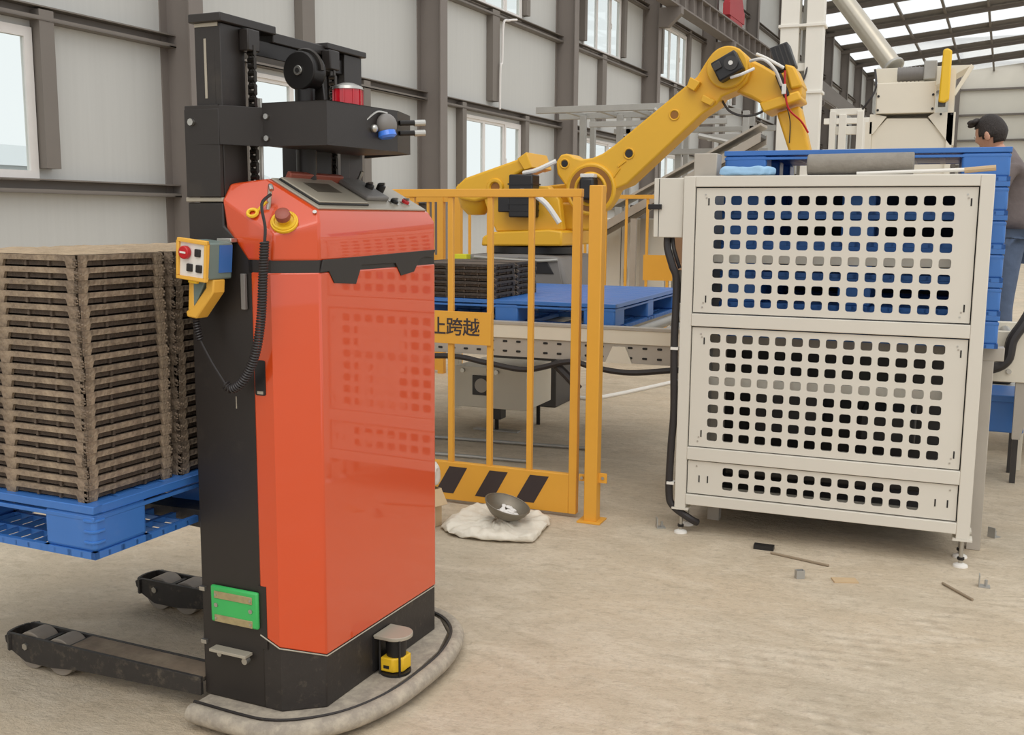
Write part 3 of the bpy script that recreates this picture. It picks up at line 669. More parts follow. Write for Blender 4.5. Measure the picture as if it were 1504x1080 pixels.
# ------------------------------------------------------------------ pallets
def make_pallet(L, Wd, H, label, group, bars=12, ends=(.19, .2), name='plastic_pallet', ribs=False):
    r_ = empty(name, label=label, cat='pallet', group=group)
    td = MB(); h = L/2; w = Wd/2; z0, z1 = H-.022, H
    td.box(-h, h, -w, -w+.03, z0, z1).box(-h, h, w-.03, w, z0, z1).box(-h, -h+.03, -w+.03, w-.03, z0, z1).box(h-.03, h, -w+.03, w-.03, z0, z1)
    n = bars; pitch = (Wd-.06)/n
    for i in range(n):
        y = -w+.03+i*pitch; td.box(-h+.03, h-.03, y+.006, y+pitch-.006, z0+.002, z1-.0005)
    for i in range(1, 9):
        x = -h+i*L/9; td.box(x-.014, x+.014, -w+.03, w-.03, z0, z1-.001)
    td.box(-h+.002, h-.002, -w+.002, -w+.012, H-.042, H-.03).box(h-.012, h-.002, -w+.012, w-.012, H-.042, H-.03)
    td.build('top_deck', 'pallet_blue', r_, .002)
    bw, bd = ends
    xs = [(-h, -h+bw), (-.075, .075), (h-bw, h)]; ys = [(-w, -w+bd), (-.075, .075), (w-bd, w)]
    for i, (xa, xb) in enumerate(xs):
        for j, (ya, yb) in enumerate(ys):
            b_ = MB().box(xa+.003, xb-.003, ya+.003, yb-.003, .018, H-.022).build('block', 'pallet_blue', r_, .012, seg=3)
            if i != 1 and j != 1:
                cx = xb-.003 if i == 2 else xa+.003; sx = -1 if i == 2 else 1; cy = ya+.003 if j == 0 else yb-.003; sy = 1 if j == 0 else -1
                if name == 'plastic_pallet' and ribs:
                    for z in (.045, .075, .105): MB().tube([(cx+sx*.035, cy-sy*.001, z), (cx+sx*.012, cy-sy*.001, z), (cx+sx*.003, cy+sy*.003, z), (cx-sx*.001, cy+sy*.012, z), (cx-sx*.001, cy+sy*.035, z)], .0042, 6).build('corner_rib', 'pallet_blue', b_)
    bd_ = MB()
    for (ya, yb) in ys: bd_.box(-h, h, ya, ya+.015, 0, .02).box(-h, h, yb-.015, yb, 0, .02).box(-h, h, (ya+yb)/2-.008, (ya+yb)/2+.008, 0, .018)
    for (xa, xb) in xs: bd_.box(xa, xa+.015, -w, w, 0, .02).box(xb-.015, xb, -w, w, 0, .02).box((xa+xb)/2-.008, (xa+xb)/2+.008, -w, w, 0, .018)
    for i in range(1, 24): bd_.box(-h+i*L/24-.004, -h+i*L/24+.004, -w, -w+bd, .002, .016)
    for i in range(1, 22): bd_.box(h-bw, h, -w+i*Wd/22-.004, -w+i*Wd/22+.004, .002, .016)
    bd_.build('bottom_deck', 'pallet_blue', r_)
    return r_
PL = make_pallet(1.2, 1.12, .147, 'blue plastic pallet raised on the stacker truck under the brown trays', None, ribs=True)
PL.location = TM @ Vector((-.446-.6, -.422+.56, .578)); PL.rotation_euler.z = -TANG
# ------------------------------------------------------------------ stacking trays
TL_, TW_, TH_ = .575, .325, .0334
def make_tray():
    r_ = empty('stacking_tray')
    def side_poly(length, feet, fw_, r=.006):
        # outline of one rim: top rail with feet hanging down, round-cornered slots between
        h = TH_-.0006; rail = .0145; out = [(0, h), (0, 0)]
        edges = []
        for i in range(len(feet)-1):
            a = feet[i]+fw_/2 if i else fw_; b = feet[i+1]-fw_/2 if i+1 < len(feet)-1 else length-fw_
            edges.append((a, b))
        for (a, b) in edges:
            out.append((a, 0)); zt = h-rail
            for k in range(4): t = R(180-30*k); out.append((a+r+r*math.cos(t)+.004, zt-r+r*math.sin(t)))
            for k in range(4): t = R(90-30*k); out.append((b-r+r*math.cos(t)-.004, zt-r+r*math.sin(t)))
            out.append((b, 0))
        out += [(length, 0), (length, h)]
        return out
    g = MB(); px = side_poly(TL_, [0, TL_/2, TL_], .032); py = side_poly(TW_, [0, TW_], .036)
    T0 = Matrix.Translation((-TL_/2, 0, 0))
    g.prism(px, 'y', -TW_/2, -TW_/2+.009, T0); g.prism(px, 'y', TW_/2-.009, TW_/2, T0)
    T1 = Matrix.Translation((0, -TW_/2, 0))
    g.prism(py, 'x', -TL_/2, -TL_/2+.009, T1); g.prism(py, 'x', TL_/2-.009, TL_/2, T1)
    o = g.build('rim', 'tray', r_)
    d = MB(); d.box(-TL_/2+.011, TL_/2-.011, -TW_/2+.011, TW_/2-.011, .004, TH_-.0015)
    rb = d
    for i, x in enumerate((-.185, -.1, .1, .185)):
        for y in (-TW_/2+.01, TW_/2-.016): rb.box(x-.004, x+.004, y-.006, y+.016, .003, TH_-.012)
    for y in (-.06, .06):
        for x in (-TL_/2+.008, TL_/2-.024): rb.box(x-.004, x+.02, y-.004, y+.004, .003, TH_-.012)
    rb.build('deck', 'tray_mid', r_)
    cl = MB()   # clotted dirt on the four corner feet
    for sx in (-1, 1):
        for sy in (-1, 1):
            for k in range(9):
                cx, cy, cz = sx*(TL_/2-.002), sy*(TW_/2-.002), random.uniform(.004, TH_-.006)
                cl.ball((cx-sx*random.uniform(0, .02)*(k % 2), cy-sy*random.uniform(0, .02)*((k+1) % 2), cz), (random.uniform(.003, .006), random.uniform(.003, .006), random.uniform(.003, .005)), 6, 4)
    cl.build('dirt', 'tray', r_)['kind'] = 'stuff'
    return r_
tray0 = make_tray(); tray_used = [False]
def place_tray(loc, rz, label, group):
    o = tray0 if not tray_used[0] else copy_tree(tray0)
    tray_used[0] = True
    o.location = loc; o.rotation_euler.z = rz; tag(o, label, 'tray', group); return o
ZB = .578+.147
def from_top(i, n):  # i counted from the bottom
    k = n-i
    return 'topmost' if k == 1 else ('lowest' if i == 0 else '%s from the top' % ORD[k])
for nm, yc, word in (('near', -.4+TW_/2, 'front stack nearest the camera'), ('mid', -.05+TW_/2, 'second stack, behind the front one'), ('far', .295+TW_/2, 'rear stack on the raised pallet')):
    shift = 0
    for i in range(20):
        if i in (5, 14): shift = random.uniform(-.006, .006)
        p = TM @ Vector((-.488-TL_/2+shift+random.uniform(-.003, .003)+(.006 if nm != 'near' else 0), yc+random.uniform(-.002, .002), ZB+i*TH_))
        place_tray(p, -TANG+R(random.uniform(-.25, .25)), 'grimy brown plastic tray, %s of the %s' % (from_top(i, 20), word), 'trays stacked on the raised blue pallet')
# crust of dried mortar on the top of the stacks
def crust(x0, x1, y0, y1, z, name):
    mb = MB(); nx, ny = 22, 14; vs = []; fs = []
    for j in range(ny+1):
        for i in range(nx+1):
            e = min(i, nx-i, j, ny-j)
            vs.append((x0+(x1-x0)*i/nx+random.uniform(-.004, .004), y0+(y1-y0)*j/ny+random.uniform(-.004, .004), z+(0 if e == 0 else random.uniform(.001, .008))))
    for j in range(ny):
        for i in range(nx): a = j*(nx+1)+i; fs.append((a, a+1, a+nx+2, a+nx+1))
    mb.add([TM @ Vector(v) for v in vs], fs); return mb.build(name, mat('mortar_crust', (176, 154, 126), .9, var=.18, scale=16, bump=.6, bscale=50, dust=.3), None, smooth=60)
ztop = ZB+20*TH_+.0005
for (ya, yb, w) in ((-.395, -.08, 'front'), (-.045, .27, 'second'), (.3, .615, 'rear')):
    o = crust(-1.055, -.5, ya, yb, ztop, 'mortar_crust'); tag(o, 'rough tan crust of dried dirt covering the top of the %s tray stack' % w, 'dirt', 'dirt on top of the tray stacks')

# ------------------------------------------------------------------ perforated guard cabinet
CY = 4.79
cabn = empty('guard_cabinet', (-.45, CY, 0), 0, 'cream steel pallet dispenser cabinet with perforated front panels', 'cabinet')
def T_(x, y, z): return (x+.45, y, z)
def cb_box(mb, x0, x1, y0, y1, z0, z1): return mb.box(x0+.45, x1+.45, y0, y1, z0, z1)
f_ = MB(); D_ = .2
for (a, b) in ((-1.1, -1.047), (.145, .2)):
    for (ya, yb) in ((0, .06), (D_-.06, D_)): cb_box(f_, a, b, ya, yb, .13, 1.692)
    for (za, zb) in ((1.645, 1.692), (1.006, 1.064), (.15, .2)): cb_box(f_, a, b, .06, D_-.06, za, zb)
for (za, zb) in ((1.645, 1.692), (1.006, 1.064), (.369, .43), (.15, .2)):
    cb_box(f_, -1.047, .145, 0, .06, za, zb); cb_box(f_, -1.047, .145, D_-.06, D_, za, zb)
f_.build('frame', 'cabinet', cabn, .003)
def holed(x0, x1, z0, z1, cx, cz, nx, nz, px, pz, hw, hh, y0, y1):
    g = MB(); t = y1-y0; n = 3; W0 = cx-px/2; W1 = cx+px*(nx-.5); Z1 = cz+pz/2; Z0 = cz-pz*(nz-.5)
    def q(a, b, c, d): cb_box(g, a, b, y0, y1, c, d)
    g2 = MB(); q(x0, x1, Z1, z1); q(x0, x1, z0, Z0); q(x0, W0, Z0, Z1); q(W1, x1, Z0, Z1)
    ring = rrect(-hw/2, hw/2, -hh/2, hh/2, .011, n); m_ = len(ring)
    sq = []
    for (a, b) in ring:
        k = max(abs(a)/(px/2), abs(b)/(pz/2)); sq.append((a/k, b/k))
    # force the cell corners
    for ci, s_ in enumerate(((1, 1), (-1, 1), (-1, -1), (1, -1))):
        i = ci*(n+1)+1; sq[i] = (s_[0]*px/2, s_[1]*pz/2); sq[i+1] = sq[i]
    for j in range(nz):
        for i in range(nx):
            X = cx+i*px+.45; Z = cz-j*pz
            vs = [(X+a, y, Z+b) for y in (y0, y1) for (a, b) in sq]+[(X+a, y, Z+b) for y in (y0, y1) for (a, b) in ring]
            fs = []
            for k in range(m_):
                k2 = (k+1) % m_
                if sq[k] == sq[k2]: fs.append((k, 2*m_+k2, 2*m_+k)); fs.append((m_+k, 3*m_+k, 3*m_+k2))
                else: fs.append((k, k2, 2*m_+k2, 2*m_+k)); fs.append((m_+k, 3*m_+k, 3*m_+k2, m_+k2))
                fs.append((2*m_+k, 2*m_+k2, 3*m_+k2, 3*m_+k))
            g2.add(vs, fs)
    g.v_off = len(g.v); g.add(g2.v, g2.f)
    return g
px = .962/13
specs = [(1.07, 1.64, -.934, 1.584, 14, 8, .0662), (.435, 1.0, -.934, .952, 14, 8, .0665), (.206, .364, -.853, .322, 12, 2, .066)]
for n_, (z0, z1, cx, cz, nx, nz, pz) in enumerate(specs):
    g = holed(-1.042, .14, z0, z1, cx, cz, nx, nz, px, pz, .049, .041, .012, .016)
    me_ = g
    o = me_.build('panel', 'cabinet', cabn, smooth=0)
    sm = MB()
    e = .0045
    cb_box(sm, -1.047, .145, .03, .032, z0-e, z0); cb_box(sm, -1.047, .145, .03, .032, z1, z1+e); cb_box(sm, -1.047, -1.042, .03, .032, z0, z1); cb_box(sm, .14, .145, .03, .032, z0, z1)
    sm.build('seam', 'seam', o)
    for (x, z) in ((-1.0, z1-.03), (.1, z1-.03), (-1.0, z0+.025), (.1, z0+.025)):
        if n_ < 2:
            MB().cyl(T_(x, .012, z), T_(x, .0095, z), .004, n=8).build('screw', 'steel', o)
            sl = MB(); dz = -.03 if z > (z0+z1)/2 else .04
            cb_box(sl, x+.012, x+.018, .0105, .0125, z+dz-.018, z+dz+.014); sl.build('key_slot', 'seam', o)
            MB().cyl(T_(x+.004, .012, z+dz*.5), T_(x+.004, .0105, z+dz*.5), .0045, n=10).build('slot_hole', 'beam_grey', o)
    if n_ == 2:
        for x in (-.99, -.95, .05, .1):
            sl = MB(); cb_box(sl, x, x+.006, .0105, .0125, .262, .295); sl.build('key_slot', 'seam', o)
        for x in (-1.0, .11): MB().cyl(T_(x, .012, .34), T_(x, .0095, .34), .004, n=8).build('screw', 'steel', o)
for (x, y) in ((-1.072, .03), (.172, .03), (-1.072, D_-.03), (.172, D_-.03)):
    ft = MB().cyl(T_(x, y, .012), T_(x, y, .14), .009, n=12).build('foot', 'steel', cabn)
    MB().lathe([(0, 0), (.032, 0), (.03, .008), (.014, .016), (0, .016)], T_(x, y, 0), 20).build('foot_pad', 'white_plastic', ft)
    MB().cyl(T_(x, y, .03), T_(x, y, .042), .015, n=6).build('foot_nut', 'dark_metal', ft)
    pt = MB(); cb_box(pt, x-.04, x+.04, y-.035, y+.035, .122, .131); pt.build('foot_plate', 'cabinet', ft)
# machinery and added darkening plates behind the panels
for z in (1.3, .7): im = MB(); cb_box(im, -1.046, .144, .08, .13, z, z+.06); im.build('inner_beam', 'cabinet', cabn, .003)
for y in (.3, 1.1): im = MB(); cb_box(im, -1.06, .3, y, y+.06, .88, .942); im.build('pallet_carrier', 'beam_grey', cabn, .003)
for x in (-1.0, .2):
    for y in (.3, 1.1): im = MB(); cb_box(im, x, x+.06, y, y+.06, 0, .88); im.build('carrier_leg', 'beam_grey', cabn, .003)
im = MB(); cb_box(im, -1.04, .15, .2, 1.2, .14, .15); im.build('shade_plate', 'robot_dark', cabn)  # unseen plate, added to shade the floor under the cabinet
im = MB(); cb_box(im, -1.1, -1.09, .2, 1.26, .15, 1.69); im.build('side_blocker', 'cabinet', cabn)  # unseen side sheet, added so the leftmost holes look dark
im = MB(); cb_box(im, -1.1, .26, 1.26, 1.29, .6, 1.66); im.build('dark_backing', 'robot_dark', cabn)  # dark sheet added behind the pallets, its colour stands for interior shade
for b6 in ((-.8, -.5, .4, .75, .45, .66), (-.3, -.05, .4, .75, .42, .6), (-.9, .05, .2, .26, .27, .34)): im = MB(); cb_box(im, *b6); im.build('drive_unit', 'robot_dark', cabn, .01)
im = MB(); cb_box(im, -1.04, .16, .8, .84, .15, .87); im.build('dark_infill', 'robot_dark', cabn)  # added dark sheet, painted shade seen through the lower holes
# junction box on the left
jb = MB(); cb_box(jb, -1.245, -1.104, .02, .16, 1.413, 1.686); jbo = jb.build('junction_box', 'cabinet', cabn, .004)
sm = MB(); cb_box(sm, -1.2215, -1.2185, .0185, .0205, 1.416, 1.683); sm.build('lid_seam', 'seam', jbo)
lk = MB(); cb_box(lk, -1.268, -1.205, .004, .02, 1.543, 1.566); lk.build('latch', 'black_plastic', jbo, .002)
bolt(jbo, T_(-1.215, .008, 1.554), (0, -1, 0), .006, .003)
# cables down the left post
MB().tube(smooth_path([T_(-1.185, .06, 1.413), T_(-1.18, .05, 1.36), T_(-1.15, .03, 1.28), T_(-1.128, .03, 1.2), T_(-1.128, .02, .9), T_(-1.12, .02, .6), T_(-1.128, .02, .42), T_(-1.132, .02, .2), T_(-1.11, .02, .13), T_(-1.03, .03, .075), T_(-1.0, .06, .05)], 6), .018, 10).build('cable_hose', 'cable', cabn)
for z in (.89, .24): MB().box(-.69, -.655, -.004, .045, z, z+.012).build('cable_tie', 'white_plastic', cabn)
MB().tube(smooth_path([T_(-1.16, .06, 1.413), T_(-1.15, .05, 1.36), T_(-1.12, .05, 1.27)], 5), .009, 8).build('cable', 'cable', cabn)
# stack of blue pallets held in the cabinet
pb = make_pallet(1.23, 1.0, .145, 'blue plastic pallet', 'pallets stacked in the dispenser', bars=10, ends=(.2, .17))
zs = [.944+i*.1455 for i in range(6)]
for i, z in enumerate(zs):
    o = pb if i == 0 else copy_tree(pb)
    o.location = (-.348, CY+.72, z); k = len(zs)-i
    tag(o, 'blue plastic pallet, %s of the stack held in the cream dispenser cabinet' % (from_top(i, len(zs))), 'pallet', 'pallets stacked in the dispenser')
# ------------------------------------------------------------------ yellow safety gate and its post
GY = 4.86
gate = empty('safety_gate', (-2.1, GY, 0), 0, 'yellow tubular safety gate with warning sign and black striped kick plate', 'gate')
def gb(mb, x0, x1, y0, y1, z0, z1): return mb.box(x0+2.1, x1+2.1, y0, y1, z0, z1)
g = MB(); gb(g, -2.9, -1.61, -.02, .02, 1.6, 1.64); gate_top = g.build('top_rail', 'safety_yellow', gate, .003)
for x in (-2.9, -1.655): g = MB(); gb(g, x, x+.042, -.02, .02, .02, 1.6); g.build('stile', 'safety_yellow', gate, .003)
for x in (-2.76, -2.535, -2.315, -2.095, -1.873): g = MB(); gb(g, x-.014, x+.014, -.013, .013, .22, 1.6); g.build('bar', 'safety_yellow', gate, .002)
g = MB(); gb(g, -2.858, -1.655, -.018, .018, .02, .222); kp = g.build('kick_plate', 'safety_yellow', gate, .002)
tag(kp, 'yellow kick plate with slanted black stripes')
def stripe(x):
    MB().prism([(x+2.1, .055), (x+2.1+.105, .055), (x+2.1+.185, .2), (x+2.1+.083, .2)], 'y', -.0195, -.0175).build('stripe', 'stripe', kp)
for x in (-2.84, -2.62, -2.4, -2.17, -1.945): stripe(x)
g = MB(); gb(g, -2.64, -2.082, -.024, -.015, .852, 1.02); sg = g.build('sign_plate', 'safety_yellow', gate, .001)
tag(sg, 'yellow sign plate with dark lettering')
cu = bpy.data.curves.new('lettering', 'FONT'); cu.body = '禁止跨越'; cu.size = .098; cu.align_x = 'RIGHT'; cu.align_y = 'CENTER'; cu.extrude = .0006; cu.offset = .0012; cu.space_character = .94
tmp_ = bpy.data.objects.new('lettering_curve', cu); COL.objects.link(tmp_); bpy.context.view_layer.update()
let_me = bpy.data.meshes.new_from_object(tmp_.evaluated_get(bpy.context.evaluated_depsgraph_get())); bpy.data.objects.remove(tmp_)
tx_ = bpy.data.objects.new('lettering', let_me); COL.objects.link(tx_); tx_.parent = sg; tx_.rotation_euler = (R(90), 0, 0); tx_.location = (-2.142+2.1, -.0247, .934); let_me.materials.clear(); let_me.materials.append(M['stripe']); tx_['kind'] = 'stuff'
# post
po = empty('fence_post', (-1.525, 4.83, 0), 0, 'square yellow steel fence post standing beside the safety gate', 'post')
MB().box(-.033, .033, -.033, .033, .006, 1.655).build('post_tube', 'safety_yellow', po, .004)
MB().box(-.06, .06, -.06, .06, 0, .008).build('foot_plate', 'safety_yellow', po, .001)
MB().box(.033, .075, -.004, .004, .2, .25).build('lug', 'safety_yellow', po, .001)
MB().box(-.07, -.033, -.004, .004, .2, .235).build('lug', 'safety_yellow', po, .001)
bolt(po, (.055, -.004, .225), (0, -1, 0), .008, .005); bolt(po, (-.052, -.004, .218), (0, -1, 0), .008, .012)

# ------------------------------------------------------------------ sack, bowl, carton by the gate
def blob(name, m, outline, z0, h, label, cat, seed, rough=.012, n_in=9):
    rnd = random.Random(seed); n = len(outline); cx = sum(p[0] for p in outline)/n; cy = sum(p[1] for p in outline)/n
    P = [Vector((x, y, 0)) for x, y in outline]; ring = []
    for i in range(n):
        a, b = P[i], P[(i+1) % n]
        for k in range(6): ring.append(a.lerp(b, k/6))
    N = len(ring); vs = []; fs = []
    prof = [(1.0, .004), (1.015, h*.35), (1.0, h*.75), (.96, h*.98)]+[(1-j/n_in, h*(1.0+.10*math.sin(j*1.1))) for j in range(1, n_in)]
    for (s_, z) in prof:
        for p in ring:
            q = Vector((cx, cy, 0)).lerp(Vector((p.x, p.y, 0)), s_)
            vs.append((q.x+rnd.uniform(-rough, rough)*.4, q.y+rnd.uniform(-rough, rough)*.4, z0+max(0, z+(rnd.uniform(-rough, rough)*.7 if z > h*.3 else 0))))
    vs.append((cx, cy, z0+h*1.05))
    for j in range(len(prof)-1):
        for i in range(N): fs.append((j*N+i, j*N+(i+1) % N, (j+1)*N+(i+1) % N, (j+1)*N+i))
    j = len(prof)-1
    for i in range(N): fs.append((j*N+i, j*N+(i+1) % N, len(vs)-1))
    fs.append(tuple(range(N))[::-1])
    o = MB().add(vs, fs).build(name, m, smooth=80)
    sd = o.modifiers.new('s', 'SUBSURF'); sd.levels = 1; sd.render_levels = 1
    return tag(o, label, cat)
blob('woven_sack', 'sack', [(-2.15, 4.40), (-2.17, 4.6), (-2.15, 4.79), (-2.0, 4.81), (-1.80, 4.805), (-1.71, 4.74), (-1.68, 4.6), (-1.66, 4.37), (-1.80, 4.31), (-1.95, 4.295), (-2.07, 4.32)], 0, .038, 'flat off-white woven sack lying on the floor before the gate', 'sack', 3, .024)
bw = empty('metal_bowl', (-1.885, 4.545, .05), R(20), 'tilted shallow grey metal bowl lying on the white sack', 'bowl')
BT = Matrix.Scale(.84, 4) @ Matrix.Rotation(R(8), 4, 'X') @ Matrix.Rotation(R(16), 4, 'Y') @ Matrix.Translation((0, 0, .012))
MB().lathe([(0, 0), (.05, .003), (.09, .022), (.118, .052), (.13, .078), (.135, .078), (.122, .05), (.094, .018), (.05, -.004), (0, -.006)], n=32, T=BT).build('bowl_shell', 'bowl', bw)
MB().tube([(.133*math.cos(2*math.pi*k/28), .133*math.sin(2*math.pi*k/28), .078) for k in range(28)], .004, 6, closed=True, T=BT).build('rim', 'bowl', bw)
pw = MB(); rn = random.Random(5)
for k in range(22): 
    a = rn.uniform(0, 6.28); q_ = rn.uniform(0, .075); pw.ball((q_*math.cos(a), q_*math.sin(a), .02+rn.uniform(0, .018)), (rn.uniform(.012, .024), rn.uniform(.012, .024), rn.uniform(.006, .012)), 8, 5, BT)
pw.build('plaster_lumps', 'plaster', bw)
ct = empty('cardboard_box', (-2.29, 4.42, 0), R(-24), 'small open cardboard box on the floor between truck and gate', 'box')
t = .004
for (a, b, c, d) in ((-.09, .09, -.08, -.08+t), (-.09, .09, .08-t, .08), (-.09, -.09+t, -.08+t, .08-t), (.09-t, .09, -.08+t, .08-t)): MB().box(a, b, c, d, 0, .19).build('carton_side', 'cardboard', ct)
MB().box(-.09, .09, -.08, .08, 0, t).build('carton_bottom', 'cardboard', ct)
for ax, ang, T0 in (('Y', 55, (.09, 0, .19)), ('X', 50, (0, -.08, .19))):
    F = Matrix.Translation(T0) @ Matrix.Rotation(R(ang) if ax == 'Y' else R(ang), 4, ax)
    (MB().box(0, .085, -.078, .078, -t, 0, F) if ax == 'Y' else MB().box(-.088, .088, -.08, 0, -t, 0, F)).build('carton_flap', 'cardboard', ct)
bo = blob('plastic_bag', 'bag', [(-2.34, 4.37), (-2.26, 4.35), (-2.19, 4.40), (-2.19, 4.48), (-2.26, 4.52), (-2.34, 4.47)], .196, .1, 'crumpled white plastic bag sitting in the open cardboard box', 'bag', 8, .03, 6)

# ------------------------------------------------------------------ roller conveyor with tray stacks and pallet
VY = 5.42
cv = empty('roller_conveyor', (-2.2, VY, 0), 0, 'long cream pallet conveyor with perforated grey side channel behind the gate', 'conveyor')
def vb(mb, x0, x1, y0, y1, z0, z1): return mb.box(x0+2.2, x1+2.2, y0, y1, z0, z1)
XL, XR = -5.2, -1.12
CZ = .83
for y in (0, 1.75):
    b = MB(); vb(b, XL, XR, y, y+.05, CZ-.005, CZ+.085); b.build('side_beam', 'cream', cv, .003)
b = MB(); vb(b, XL, XR, -.004, .054, CZ+.07, CZ+.088); b.build('beam_cap', 'beam_grey', cv, .002)
b = MB(); vb(b, XL, XR, .008, .012, CZ-.11, CZ-.005); vb(b, XL, XR, .012, .05, CZ-.11, CZ-.105); ch_ = b.build('side_channel', 'beam_grey', cv)
for i in range(50):
    x = XL+.1+i*.0815
    for z in (CZ-.025, CZ-.08):
        if x < XR-.03: MB().prism(rrect(x+2.2-.014, x+2.2+.014, z-.006, z+.006, .005, 2), 'y', .006, .009).build('channel_slot', 'seam', ch_)
for i in range(26):
    x = XL+.1+i*.16
    if x < XR-.08: MB().cyl((x+2.2, .055, CZ+.02), (x+2.2, 1.745, CZ+.02), .03, n=12).build('roller', 'galv', cv)
for x in (-4.6, -3.4, -2.3):
    b = MB(); vb(b, x, x+.07, 1.7, 1.76, .05, CZ-.005); b.build('leg', 'cream', cv, .002)
for x in (-4.6,):
    b = MB(); vb(b, x, x+.07, .9, .96, .05, CZ-.02); b.build('leg', 'cream', cv, .002)
MB().prism([(.55, CZ-.11), (.70, CZ-.11), (.66, CZ-.02), (.59, CZ-.02)], 'y', -.006, .006).build('gusset', 'cream', cv)
hose = smooth_path([(-1.6, -.03, CZ-.14), (-1.0, -.03, CZ-.17), (-.4, -.03, CZ-.125), (-.15, -.03, CZ-.15), (.1, -.03, CZ-.175), (.35, -.03, CZ-.115), (.5, -.03, CZ-.14), (.7, -.03, CZ-.155), (.95, -.03, CZ-.125), (1.05, -.03, CZ-.12)], 6)
MB().tube(hose, .016, 8).build('cable_hose', 'cable', cv)
MB().tube(smooth_path([(.25, 0, CZ-.13), (.33, -.0, CZ-.2), (.4, .0, CZ-.27)], 5), .025, 8).build('hose_end', 'cable', cv)
# drive cabinet slung below
bx_ = empty('lift_unit', (-3.0, 6.62, 0), 0, 'pale boxy lift unit with fan standing under the conveyor', 'machine')
MB().box(-.12, .42, 0, .5, .17, .46).build('housing', 'cream', bx_, .004)
MB().box(.12, .135, -.004, 0, .17, .45).build('seam', 'beam_grey', bx_)
fnp = MB().box(.015, .155, -.012, 0, .26, .40).build('fan_grille', 'robot_dark', bx_, .004)
MB().cyl((.085, -.014, .33), (.085, -.012, .33), .05, n=20).build('fan', 'beam_grey', fnp)
for x in (-.06, .2): bolt(bx_, (x, 0, .43), (0, -1, 0), .016, .02)
ft = MB().box(.12, .22, .02, .12, .09, .17).build('foot_block', 'robot_dark', bx_, .004)
MB().cyl((.17, .07, 0), (.17, .07, .09), .015, n=10).build('foot_screw', 'dark_metal', bx_)
MB().box(.0, .34, .04, .1, 0, .01).build('foot_bar', 'galv', bx_)
MB().cyl((.36, .4, 0), (.36, .4, .17), .015, n=10).build('foot_screw', 'dark_metal', bx_)
# pallet on the conveyor
p2 = make_pallet(1.3, 1.55, .15, 'blue plastic pallet lying on the cream conveyor behind the gate', None, bars=16)
p2.location = (-2.27, 5.49+.775, CZ+.052)
ZC = CZ+.052+.15
for si, (xc, yc, wd) in enumerate(((-2.635, 5.66, 'front right'), (-3.23, 5.66, 'front left'), (-2.635, 6.01, 'rear right'))):
    if si == 1: 
        continue
    for i in range(6):
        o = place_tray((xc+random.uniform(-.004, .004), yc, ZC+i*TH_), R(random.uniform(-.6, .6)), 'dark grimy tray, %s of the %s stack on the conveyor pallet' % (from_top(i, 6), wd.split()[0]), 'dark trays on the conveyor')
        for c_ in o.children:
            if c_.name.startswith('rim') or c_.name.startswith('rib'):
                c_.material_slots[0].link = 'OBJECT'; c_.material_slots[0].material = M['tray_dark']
p3 = make_pallet(1.1, 1.2, .15, 'blue plastic pallet under the dark trays at the hidden end of the conveyor', None, bars=12)
p3.location = (-3.53, 5.49+.6, CZ+.052)
for i in range(6):
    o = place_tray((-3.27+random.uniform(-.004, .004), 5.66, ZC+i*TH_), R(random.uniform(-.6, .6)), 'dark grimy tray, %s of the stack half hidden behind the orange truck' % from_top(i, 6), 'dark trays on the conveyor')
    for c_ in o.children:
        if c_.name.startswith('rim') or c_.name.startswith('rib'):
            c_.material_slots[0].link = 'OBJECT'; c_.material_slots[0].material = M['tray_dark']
# pipes and strip on the floor under the conveyor
for k, (a, b) in enumerate((((-3.9, 6.2), (-2.0, 6.35)), ((-3.9, 5.75), (-2.25, 5.85)))):
    o = MB().tube([(a[0], a[1], .012), (b[0], b[1], .012)], .012, 8).build('floor_pipe', 'galv'); tag(o, 'thin pale conduit pipe on the floor under the conveyor, %s one' % ('farther' if k == 0 else 'nearer'), 'pipe', 'floor conduits')
o = MB().tube(smooth_path([(-3.4, 8.2, .015), (-2.75, 8.15, .015), (-2.52, 8.3, .015), (-2.1, 9.6, .015)], 4), .018, 8).build('floor_conduit', 'white_plastic'); tag(o, 'white conduit bending across the floor behind the conveyor', 'pipe')

# ------------------------------------------------------------------ palletising robot
RY = 8.0
rob = empty('robot_arm', (-2.95, RY, 0), 0, 'large yellow palletising robot arm on a grey base', 'robot')
def rz_(p): return [(a+2.95, b) for a, b in p]
MB().prism(rz_([(-3.35, .0), (-2.75, .0), (-2.75, .62), (-3.35, .62)]), 'y', -.3, .3).build('pedestal', 'robot_dark', rob, .01)
MB().prism(rz_([(-3.55, .62), (-2.65, .62), (-2.62, 1.0), (-2.70, 1.205), (-3.02, 1.217), (-3.47, 1.21), (-3.68, 1.02)]), 'y', -.42, .42).build('base_casting', 'robot_grey', rob, .03, seg=3)
MB().prism(rz_([(-3.0, 1.17), (-2.79, 1.17), (-2.73, 1.07), (-2.9, 1.07)]), 'y', -.44, -.419).build('base_opening', 'motor_black', rob, .004)
MB().prism(rz_([(-3.03, 1.2), (-2.7, 1.2), (-2.66, .98), (-2.93, .93)]), 'y', -.432, -.41).build('base_cover', 'robot_grey', rob, .008)
MB().tube(smooth_path([(-.45, -.44, 1.19), (.0, -.46, 1.17), (.25, -.44, 1.18)], 5), .012, 8).build('base_conduit', 'galv', rob)
MB().lathe([(0, 1.2), (.34, 1.2), (.36, 1.22), (.36, 1.27), (0, 1.27)], (-.1, 0, 0), 36).build('slew_ring', 'motor_black', rob)
MB().prism(rz_([(-3.37, 1.275), (-2.69, 1.285), (-2.69, 1.4), (-2.80, 1.41), (-3.28, 1.385), (-3.36, 1.345)]), 'y', -.38, .38).build('turntable', 'robot_yellow', rob, .015)
